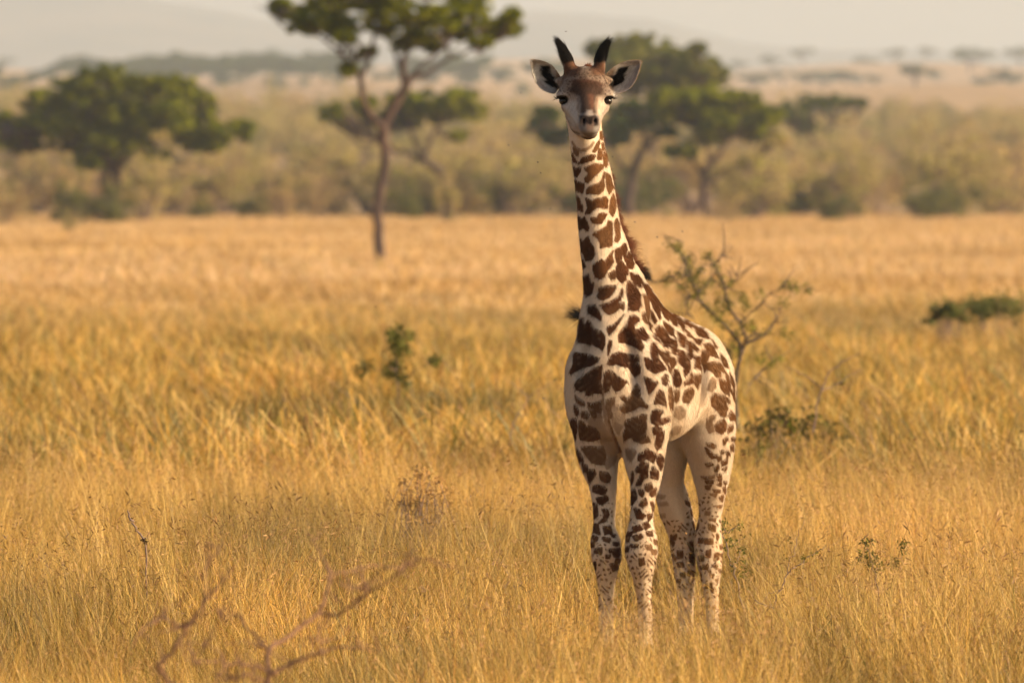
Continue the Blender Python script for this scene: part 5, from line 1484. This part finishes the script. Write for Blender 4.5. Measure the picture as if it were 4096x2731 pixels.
def coat(P, Nn, rs, jitter=True, is_hair=False):
    """albedo of the coat at surface points"""
    n = len(P)
    s = K * P[:, 1] / 25.0
    px = 2048 + P[:, 0] / s; py = HOR + (EYE - P[:, 2]) / s
    jy = rs.normal(0, 2.6, n) if jitter else 0
    jx = rs.normal(0, 0.8, n) if jitter else 0
    # wander of the patch edges
    wob = 2.4 * np.sin(px * 0.31 + 2 * np.sin(py * 0.17)) + 2.0 * np.sin(py * 0.37 + 2 * np.sin(px * 0.21)) if jitter else 0
    def bil(A, x_, y_):
        fx = np.clip((x_ - RX0) / 2, 0, A.shape[1] - 1.001); fy = np.clip((y_ - RY0) / 2, 0, A.shape[0] - 1.001)
        i, j = fy.astype(int), fx.astype(int); u, v = (fy - i), (fx - j)
        if A.ndim == 3: u, v = u[:, None], v[:, None]
        return A[i, j] * (1 - u) * (1 - v) + A[i + 1, j] * u * (1 - v) + A[i, j + 1] * (1 - u) * v + A[i + 1, j + 1] * u * v
    wob = wob * np.where((px > 2560) & (py < 1680), 0.4, 0.75)
    sd = bil(SDF, px + jx, py + jy + wob * 0.8)
    tn = TONE[np.clip(((py + jy - RY0) / 2).astype(int), 0, SDF.shape[0] - 1), np.clip(((px + jx - RX0) / 2).astype(int), 0, SDF.shape[1] - 1)]
    facing = -Nn[:, 1]
    # free net
    vd = np.full(n, -3.0); tn2 = np.full(n, .9)
    need = np.where(facing < 0.12)[0]
    for a in range(0, len(need), 20000):
        ii = need[a:a + 20000]
        Q = P[ii] + (rs.normal(0, 0.002, (len(ii), 3)) if jitter else 0)
        D = np.sqrt(((Q[:, None] - SEED[None]) ** 2).sum(-1))
        D.partition(1, axis=1)
        vd[ii] = ((D[:, 1] - D[:, 0]) * 0.5 - 0.008) / K
    wv = np.clip((0.10 - facing) / 0.10, 0, 1)
    # mottling low on the legs, outside the traced patches
    e_ = 12.0 * (np.sin(px * 0.165 + 2.6 * np.sin(py * 0.052) + 1) * np.sin(py * 0.21 + 2.2 * np.sin(px * 0.10)) - 0.40) + wob * 1.1
    lgm = (P[:, 2] > 0.18) & (P[:, 2] < 0.56) & ~((P[:, 1] > 25.55) & (px < 2745) & (py < 2080)) & ~((px > 2450) & (px < 2486)) 
    put = lgm & (sd < -5) & (e_ > sd)
    sd = np.where(put, e_, sd); tn = np.where(put, 0.72, tn)
    sd = sd * (1 - wv) + vd * wv; tn = tn * (1 - wv) + tn2 * wv
    k_ = np.clip(sd / (1.2 if is_hair else 2.6) + 0.5, 0, 1)
    # patch browns carry light: shaded red-brown on the chest, sunlit orange on neck and hips
    zz = P[:, 2]
    lit = np.clip((zz - 1.25) / 0.35, 0, 1) * 0.55 + np.clip((P[:, 1] - 25.12) / 0.3, 0, 1) * 0.60
    lit = np.clip(lit, 0, 1)
    pc = PDARK[None] * (1 - lit[:, None]) + PLITE[None] * lit[:, None] * 0.9
    pc = pc * (1 + 0.18 * np.sin(px * 0.05 + py * 0.03))[:, None]
    fr_ = np.sin(px * 0.11 + 2.3 * np.sin(py * 0.061)) * np.sin(py * 0.13 + 2.1 * np.sin(px * 0.053 + 1))
    fr_ = np.clip(fr_ - 0.35, 0, 1)[:, None] * np.clip((py - 1250) / 150, 0, 1)[:, None]      # frosted hearts of the chest patches
    pc = pc + (np.array([0.30, 0.19, 0.11]) - pc) * fr_ * 0.55
    grd = np.clip(1 - sd / 26.0, 0, 1)                     # patch hearts slightly darker than rims
    pc = pc * (0.88 + 0.25 * grd)[:, None]
    pale = PALE[None] * np.ones((n, 1))
    warm = 0.5 + 0.5 * np.sin(px * 0.043 - py * 0.027)
    pale = pale * (1 - 0.10 * warm[:, None] * np.array([0.3, 0.8, 1.3]))
    # inner legs and belly creamier
    low = np.clip((0.62 - zz) / 0.3, 0, 1)
    pale = pale * (1 - low[:, None] * np.array([0.06, 0.12, 0.20]))
    ft = np.clip((0.95 - tn) * 1.25, 0, 1)[:, None]
    pc = pc * (1 - ft) + FAINT * ft
    kk_ = (k_ * np.clip(tn * 1.6, 0, 1))[:, None]
    col = pale * (1 - kk_) + pc * kk_
    # head
    hy = np.where(P[:, 1] < GY - 0.07, np.clip((572 - py) / 6.0, 0, 1), np.clip((552 - py) / 10.0, 0, 1))
    depth_front = np.clip((0.035 - (P[:, 1] - GY)) / 0.03, 0, 1)
    hm = hy * np.maximum(depth_front, (py < 470) * 1.0)
    hm = hm * np.where((py > 480) & (P[:, 1] > GY - 0.02), 0, 1)
    fc = bil(FACE, px + jx * 0.6, py + jy * 0.35)
    fc = 0.80 * fc ** 1.10
    fc = fc * (1 + 0.26 * np.sin(px * 0.75 + 2.2 * np.sin(py * 0.41)) * np.sin(py * 0.62 + 2 * np.sin(px * 0.37)) * np.clip((470 - py) / 60, 0.2, 1))[:, None]
    fc = fc * 0.80 + 0.20 * fc.mean(1)[:, None]
    back = np.clip((0.02 - facing) / 0.2, 0, 1)
    fc = fc * (1 - back[:, None]) + np.array([0.34, 0.22, 0.13]) * back[:, None]
    blk = (py < 245) & (px > 2225) & (px < 2440)
    fc[blk] = np.array([0.01, 0.008, 0.007])
    col = col * (1 - hm[:, None]) + fc * hm[:, None]
    return np.clip(col * (rs.normal(1.0, 0.10 if is_hair else 0.03, n)[:, None]), 0.003, 0.9)

rsc = np.random.default_rng(8)
BC = coat(BV, BN, rsc, jitter=False)
# hooves are buried in the grass
hoof = BV[:, 2] < 0.065

def fur_mat(name, spec=0.06, rough=0.85):
    m, t, b = new_mat(name)
    a = N(t, 'ShaderNodeAttribute'); a.attribute_name = 'coat'
    t.links.new(a.outputs['Color'], b.inputs['Base Color'])
    b.inputs['Roughness'].default_value = rough
    b.inputs['Specular IOR Level'].default_value = spec
    b.inputs['Sheen Weight'].default_value = 0.0
    b.inputs['Sheen Roughness'].default_value = 0.5
    return m, t, b
m_skin, t, b = fur_mat('giraffe_coat')
tc = N(t, 'ShaderNodeTexCoord')
nz = noise(t, 160, 4, 0.6, mapping(t, tc.outputs['Object'], (1, 1, 0.28)))
bp = N(t, 'ShaderNodeBump'); bp.inputs['Strength'].default_value = 0.35; bp.inputs['Distance'].default_value = 0.004
t.links.new(nz.outputs[0], bp.inputs['Height']); t.links.new(bp.outputs[0], b.inputs['Normal'])
m_fur, _, _ = fur_mat('fur_strands', 0.06, 0.8)
m_hoof, t, b = new_mat('hoof_horn'); b.inputs['Base Color'].default_value = (0.05, 0.035, 0.025, 1); b.inputs['Roughness'].default_value = 0.5
m_eye, t, b = new_mat('eye_gloss'); b.inputs['Base Color'].default_value = (0.012, 0.008, 0.006, 1); b.inputs['Roughness'].default_value = 0.12; b.inputs['Specular IOR Level'].default_value = 0.3
m_black, t, b = new_mat('black_hair'); b.inputs['Base Color'].default_value = (0.006, 0.0045, 0.004, 1); b.inputs['Roughness'].default_value = 0.65; b.inputs['Specular IOR Level'].default_value = 0.12
m_mane, t, b = fur_mat('mane_hair', 0.2, 0.6)

giraffe = empty('giraffe', (0.47, 25.4, 0.0))
tag(giraffe, 'young giraffe calf standing in tall dry grass facing the viewer, brown jagged patches on cream', 'giraffe')
GB0 = np.array(giraffe.location)

me = bpy.data.meshes.new('body')
me.vertices.add(len(BV)); me.loops.add(len(BF) * 4); me.polygons.add(len(BF))
me.vertices.foreach_set('co', (BV - GB0).ravel()); me.loops.foreach_set('vertex_index', BF.ravel())
me.polygons.foreach_set('loop_start', np.arange(len(BF)) * 4); me.polygons.foreach_set('use_smooth', np.ones(len(BF), bool))
me.update(calc_edges=True)
a = me.attributes.new('coat', 'FLOAT_COLOR', 'POINT')
a.data.foreach_set('color', np.c_[BC, np.ones(len(BC))].ravel())
me.materials.append(m_skin); me.materials.append(m_hoof)
fz = BV[BF].mean(1)[:, 2]
me.polygons.foreach_set('material_index', (fz < 0.055).astype(int))
body = bpy.data.objects.new('body', me); COL.objects.link(body); body.parent = giraffe

# ---- fur: short strands rooted on the body
def sample_surface(V, F, n, rs, wfun=None):
    fa = np.linalg.norm(np.cross(V[F[:, 2]] - V[F[:, 0]], V[F[:, 3]] - V[F[:, 1]]), axis=1) * 0.5
    if wfun is not None: fa = fa * wfun(V[F].mean(1))
    k_ = rs.choice(len(F), n, p=fa / fa.sum())
    u, v = rs.random((n, 1)), rs.random((n, 1))
    f = F[k_]
    P = (V[f[:, 0]] * (1 - u) + V[f[:, 1]] * u) * (1 - v) + (V[f[:, 3]] * (1 - u) + V[f[:, 2]] * u) * v
    return P, f, k_

def hair_object(name, P, mat, rad, parent, colr=None, tip=0.2):
    """P: n x k x 3 control points -> one Curves object"""
    n, k_ = P.shape[:2]
    hc = bpy.data.hair_curves.new(name)
    hc.add_curves([k_] * n)
    hc.points.foreach_set('position', (P - GB0).astype(np.float32).ravel())
    r = np.asarray(rad).reshape(-1, 1) * np.linspace(1, tip, k_)[None] * np.ones((n, 1))
    ra = hc.attributes.get('radius') or hc.attributes.new('radius', 'FLOAT', 'POINT')
    ra.data.foreach_set('value', r.astype(np.float32).ravel())
    if colr is not None:
        ca = hc.attributes.new('coat', 'FLOAT_COLOR', 'CURVE')
        ca.data.foreach_set('color', np.c_[colr, np.ones(n)].astype(np.float32).ravel())
    hc.materials.append(mat)
    o = bpy.data.objects.new(name, hc); COL.objects.link(o); o.parent = parent
    return o

def front_w(c):
    return np.where(c[:, 2] < 0.10, 0.05, 1.0)
NF = 250000
FP, ff, _ = sample_surface(BV, BF, NF, rsc, lambda c: front_w(c))
FNn = BN[ff].mean(1); FNn /= np.linalg.norm(FNn, axis=1)[:, None] + 1e-9
# keep only what a viewer in front or a step aside could see
flow = np.tile(np.array([0.10, 0.30, -1.0]), (NF, 1))
sx_ = (FP[:, 0] - 0.42)
flow[:, 0] += np.clip((FP[:, 2] - 0.9) * 0.2, -.2, .3) * np.sign(sx_)
headm = (FP[:, 2] > 1.80) & (FP[:, 1] < 25.05)
flow[headm] = [0, 0.5, 0.9]
flow += rsc.normal(0, 0.28, (NF, 3))
earm = (ff[:, 0] >= len(GV))
flow[earm] = np.array([0.0, 0.2, 0.6]) + np.sign(FP[earm, :1] - 0.25) * np.array([[1.0, 0, 0]])
tan = flow - FNn * (flow * FNn).sum(1)[:, None]; tan /= np.linalg.norm(tan, axis=1)[:, None] + 1e-9
L = np.where(FP[:, 2] > 1.76, 0.0045, np.where(FP[:, 2] > 1.35, 0.008, np.where(FP[:, 2] > 0.6, 0.013, 0.009))) * rsc.uniform(0.6, 1.3, NF)
L = np.where(ff[:, 0] >= len(GV), 0.011 * rsc.uniform(0.5, 1.3, NF), L)
L = np.where((FP[:, 1] < 24.87) & (FP[:, 2] > 1.7), 0.0025, L)
ptipd = tan * 0.9 + FNn * rsc.uniform(0.18, 0.42, (NF, 1))
p1 = FP + (tan * 0.5 + FNn * 0.33) * (L * 0.5)[:, None]
p2 = FP + ptipd * L[:, None]
FC = coat(FP, FNn, rsc, True, True)
# no fur inside eye sockets, nostrils
s = K * FP[:, 1] / 25; hx = 2048 + FP[:, 0] / s; hy = HOR + (EYE - FP[:, 2]) / s
keep = ~((np.hypot(hx - 2254, (hy - 402) * 1.2) < 20) | (np.hypot(hx - 2431, (hy - 402) * 1.2) < 20) | (np.hypot(hx - 2335, hy - 484) < 12) | (np.hypot(hx - 2380, hy - 482) < 12))
fo = hair_object('fur', np.stack([FP, p1, p2], 1)[keep], m_fur, np.full(keep.sum(), 0.00038), giraffe, FC[keep], 0.25)
fo['kind'] = 'stuff'

# ---- eyes
def ball(name, c, r, mat, parent, sc=(1, 1, 1)):
    mb = MB()
    th = np.linspace(0, math.pi, 17); ph = np.linspace(0, 2 * math.pi, 24, endpoint=False)
    V = np.stack([np.outer(np.sin(th), np.cos(ph)), np.outer(np.sin(th), np.sin(ph)), np.outer(np.cos(th), np.ones(24))], -1) * r * np.array(sc)
    i = np.arange(16)[:, None] * 24; j = np.arange(24)[None]; j2 = (j + 1) % 24
    F = np.stack([i + j, i + 24 + j, i + 24 + j2, i + j2], -1).reshape(-1, 4)
    mb.add(V.reshape(-1, 3), F)
    o = mb.build(name, mat, parent); o.location = np.asarray(c) - GB0
    return o
ball('eye', gp(2258, 405, -.045), 0.0190, m_eye, giraffe, (1, 1, 0.82))
ball('eye', gp(2426, 405, -.045), 0.0190, m_eye, giraffe, (1, 1, 0.82))

def strands(roots, dirs, lens, curl, rs, k_=5, droop=0.0, spread=0.25):
    n = len(roots)
    d = np.asarray(dirs, float) + rs.normal(0, spread, (n, 3)); d /= np.linalg.norm(d, axis=1)[:, None]
    cv = rs.normal(0, 1, (n, 3)); cv -= d * (cv * d).sum(1)[:, None]
    t_ = np.linspace(0, 1, k_)
    P = np.asarray(roots)[:, None] + d[:, None] * (np.asarray(lens)[:, None] * t_)[..., None] + (cv * np.asarray(lens)[:, None] * curl)[:, None] * (t_ ** 2)[None, :, None]
    P[..., 2] -= droop * (t_ ** 2)[None] * np.asarray(lens)[:, None]
    return P
rh = np.random.default_rng(21)
# eyelashes
for sx, ex in ((-1, 2254), (1, 2430)):
    n = 90; u = rh.random(n)
    rt = np.array([gp(ex + sx * (-20 + 44 * q), 388 + 6 * (q - .4) ** 2 * 4, -.068 + 0.03 * q) for q in u])
    P = strands(rt, np.tile([sx * 0.75, -0.55, -0.12], (n, 1)), rh.uniform(0.010, 0.021, n) * (0.5 + u), 0.25, rh, 5, -0.25, 0.18)
    hair_object('eyelash', P, m_black, np.full(n, 0.0006), giraffe)
# tufts on the ossicones
def tuft(name, pts, n, ln, rad):
    c, r = catmull([gp(x, y, d) for x, y, d, q in pts], [q * K for x, y, d, q in pts], 6)
    dr = np.gradient(c, axis=0); dr /= np.linalg.norm(dr, axis=1)[:, None]
    k_ = rh.integers(0, len(c) - 1, n)
    o_ = rh.normal(0, 1, (n, 3)); o_ /= np.linalg.norm(o_, axis=1)[:, None]
    rt = c[k_] + o_ * r[k_, None] * 0.95
    P = np.zeros((n, 6, 3)); P[:, 0] = rt
    step = ln * np.where(rh.random(n) < 0.2, 1.5, 0.9) * rh.uniform(0.5, 1.1, n) / 5
    cur = dr[k_] * 1.0 + o_ * 0.25 + rh.normal(0, 0.12, (n, 3))
    kk = k_.astype(float)
    for q in range(1, 6):
        ki = np.clip((kk + q * 1.2).astype(int), 0, len(c) - 1)
        dd = dr[ki] + o_ * 0.30 * (1 - q / 8) + rh.normal(0, 0.12, (n, 3)) + np.array([(-0.35 if pts[0][0] < 2340 else 0.22) * q / 5, 0, 0]); dd /= np.linalg.norm(dd, axis=1)[:, None]
        P[:, q] = P[:, q - 1] + dd * step[:, None]
    return hair_object(name, P, m_black, np.full(n, rad), giraffe)
tuft('ossicone_tuft', [(2276, 258, -.0, 24), (2266, 232, -.004, 22), (2256, 208, -.006, 17), (2247, 188, -.008, 11), (2238, 174, -.01, 5)], 2000, 0.024, 0.0005)
tuft('ossicone_tuft', [(2396, 256, -.0, 23), (2402, 230, -.004, 21), (2408, 208, -.006, 17), (2416, 190, -.008, 11), (2424, 177, -.01, 6)], 2000, 0.024, 0.0005)
# ear fringe hairs (black inside)
n = 1400
rt, dr_ = [], []
for (cx, cy, sx) in ((2050 + 440 * .3188, 100 + 640 * .3188, 1), (2050 + 1330 * .3188, 100 + 650 * .3188, -1)):
    for q in range(700):
        u = rh.random(); 
        x_ = cx + sx * (u * 40 - 18) + rh.normal(0, 4); y_ = cy + (u * 46 - 32) + rh.normal(0, 4)
        rt.append(gp(x_, y_, .018 + .012)); dr_.append([-sx * 0.7, -0.5, rh.uniform(-0.3, 0.5)])
hair_object('ear_hair', strands(np.array(rt), np.array(dr_), rh.uniform(0.010, 0.022, len(rt)), 0.2, rh), m_black, np.full(len(rt), 0.0006), giraffe)
# mane along the crest
crest, _ = catmull([gp(x, y, d) for x, y, d in [(2345, 270, .08), (2360, 360, .13), (2385, 480, .14), (2408, 600, .165), (2432, 700, .19), (2452, 800, .21), (2469, 880, .23), (2486, 950, .25), (2508, 1010, .28), (2535, 1070, .31), (2558, 1110, .33)]], np.ones(11), 10)
n = 4200
fr = rh.random(n) ** 0.6
locks = np.sort(rh.random(34)); li = rh.integers(0, 34, n); inl = rh.random(n) < 0.7
fr = np.where(inl, np.clip(locks[li] + rh.normal(0, 0.006, n), 0, 0.999), fr)
k_ = (fr * (len(crest) - 1)).astype(int)
rt = crest[k_] + (fr * (len(crest) - 1) - k_)[:, None] * (crest[np.minimum(k_ + 1, len(crest) - 1)] - crest[k_]) + rh.normal(0, 1, (n, 3)) * np.array([0.004, 0.007, 0.004])
ld = rh.normal(0, 0.35, (34, 3)); ll_ = rh.uniform(0.6, 1.25, 34)
ln = (0.022 + 0.032 * np.clip((fr - 0.45) * 3, 0, 1)) * np.where(inl, ll_[li], 0.7) * rh.uniform(0.7, 1.1, n)
P = strands(rt, np.array([0.80, 0.42, 0.25]) + np.where(inl[:, None], ld[li], 0), ln, 0.30, rh, 6, 0.3, 0.15)
mc = np.where(fr[:, None] > 0.93, np.array([0.02, 0.014, 0.012]), np.array([0.14, 0.042, 0.014])) * rh.uniform(0.6, 1.3, (n, 1))
hair_object('mane', P, m_mane, np.full(n, 0.0006), giraffe, mc)
# the dark lock at the end of the mane
rt, dr_, ll = [], [], []
for q in range(300):
    g_ = q % 5
    u = g_ / 4.0
    rt.append(gp(2553 + u * 12, 1078 + u * 30, .31) + rh.normal(0, 0.003, 3)); dr_.append([1.0, 0.1, 0.42 - 0.42 * u + rh.normal(0, .03)]); ll.append(0.040 * rh.uniform(0.75, 1.0))
P = strands(np.array(rt), np.array(dr_), np.array(ll), 0.08, rh, 6, 0.30, 0.06)
hair_object('mane', P, m_black, np.full(len(rt), 0.0005), giraffe)
# tail: cord swung round behind the rump with a black tuft out at the left
tm = MB()
tp = [gp(2800, 1370, .80), gp(2740, 1400, .97), gp(2620, 1400, .98), gp(2500, 1340, .90), gp(2400, 1280, .80), gp(2340, 1262, .72)]
tube(tm, tp, [0.024, 0.018, 0.012, 0.010, 0.008, 0.007], 10, 5)
tm.v = [v - GB0 for v in tm.v]
m_tail, t, b = new_mat('tail_skin'); b.inputs['Base Color'].default_value = (0.35, 0.2, 0.1, 1); b.inputs['Roughness'].default_value = 0.8
tail = tm.build('tail', m_tail, giraffe)
n = 420
u = rh.random(n)
rt = np.array([gp(2360 - 38 * q, 1266 - 4 * q, .72) for q in u]) + rh.normal(0, 0.006, (n, 3))
P = strands(rt, np.tile([-1.0, -0.1, 0.16], (n, 1)), rh.uniform(0.035, 0.075, n), 0.22, rh, 6, 0.0, 0.30)
to = hair_object('tail_tuft', P, m_black, np.full(n, 0.0005), giraffe)
to.parent = tail
# two-toed hooves
for (x_, y_, d_) in ((2419, 2602, .155), (2578, 2606, .085), (2849, 2588, .71), (2743, 2578, .78)):
    hb = MB()
    for sx in (-1, 1):
        c = gp(x_, y_, d_); z0 = 0.0
        prof = [(0.0, 0.021), (0.012, 0.024), (0.035, 0.020), (0.055, 0.015), (0.068, 0.008)]
        tube(hb, [[c[0] + sx * 0.016, c[1] - 0.022 + zz * 0.35, z0 + zz] for zz, r_ in prof], [r_ for zz, r_ in prof], 12, 3)
        th = np.arange(12) * 2 * math.pi / 12
        hb.add(np.c_[c[0] + sx * 0.016 + 0.021 * np.cos(th), c[1] - 0.022 + 0.021 * np.sin(th), np.full(12, 0.001)], [list(range(12))])
    hb.v = [v - GB0 for v in hb.v]
    hb.build('hoof', m_hoof, giraffe)

# ---- flies in the air round the head and neck
m_fly, t, b = new_mat('fly_dark'); b.inputs['Base Color'].default_value = (0.03, 0.022, 0.015, 1); b.inputs['Roughness'].default_value = 0.4
m_wing, t, b = new_mat('fly_wing'); b.inputs['Base Color'].default_value = (0.08, 0.06, 0.045, 1); b.inputs['Roughness'].default_value = 0.3
def fly_meshes():
    bb, wb = MB(), MB()
    tube(bb, [[-0.0035, 0, 0], [-0.002, 0, 0.0003], [0, 0, 0.0006], [0.0018, 0, 0.0005], [0.0028, 0, 0.0002], [0.0036, 0, 0]], [0.0006, 0.0014, 0.0016, 0.0013, 0.0013, 0.0004], 8, 2)
    for sx in (-1, 1):
        wb.add([[0.001, sx * 0.0006, 0.0014], [-0.001, sx * 0.004, 0.0024], [-0.004, sx * 0.0045, 0.002], [-0.0045, sx * 0.002, 0.0014]], [[0, 1, 2, 3]])
    return bb.mesh('body', m_fly), wb.mesh('wings', m_wing, False)
FB, FW = fly_meshes()
fpos = [(2264, 128), (2187, 431), (2161, 692), (2084, 374), (2034, 582), (2152, 650), (2439, 442), (2483, 462), (2498, 466), (2431, 489), (2462, 520), (2548, 548), (2450, 628), (2500, 709), (2539, 889), (2629, 949), (2730, 927), (2817, 1093), (2243, 1556), (2172, 1592), (1503, 1227), (3187, 1575), (2201, 837), (2552, 598)]
for q, (x_, y_) in enumerate(fpos):
    r = empty('fly', gp(x_, y_, float(rh.uniform(-.12, .12))))
    r.rotation_euler = (rh.uniform(-.5, .5), rh.uniform(-.8, .8), rh.uniform(0, 6.28)); r.scale = (0.95,) * 3
    for nm, me_ in (('body', FB), ('wing', FW)):
        o = bpy.data.objects.new(nm, me_); COL.objects.link(o); o.parent = r
    tag(r, 'tiny dark fly hovering in the air around the giraffe', 'fly', 'flies around the giraffe')
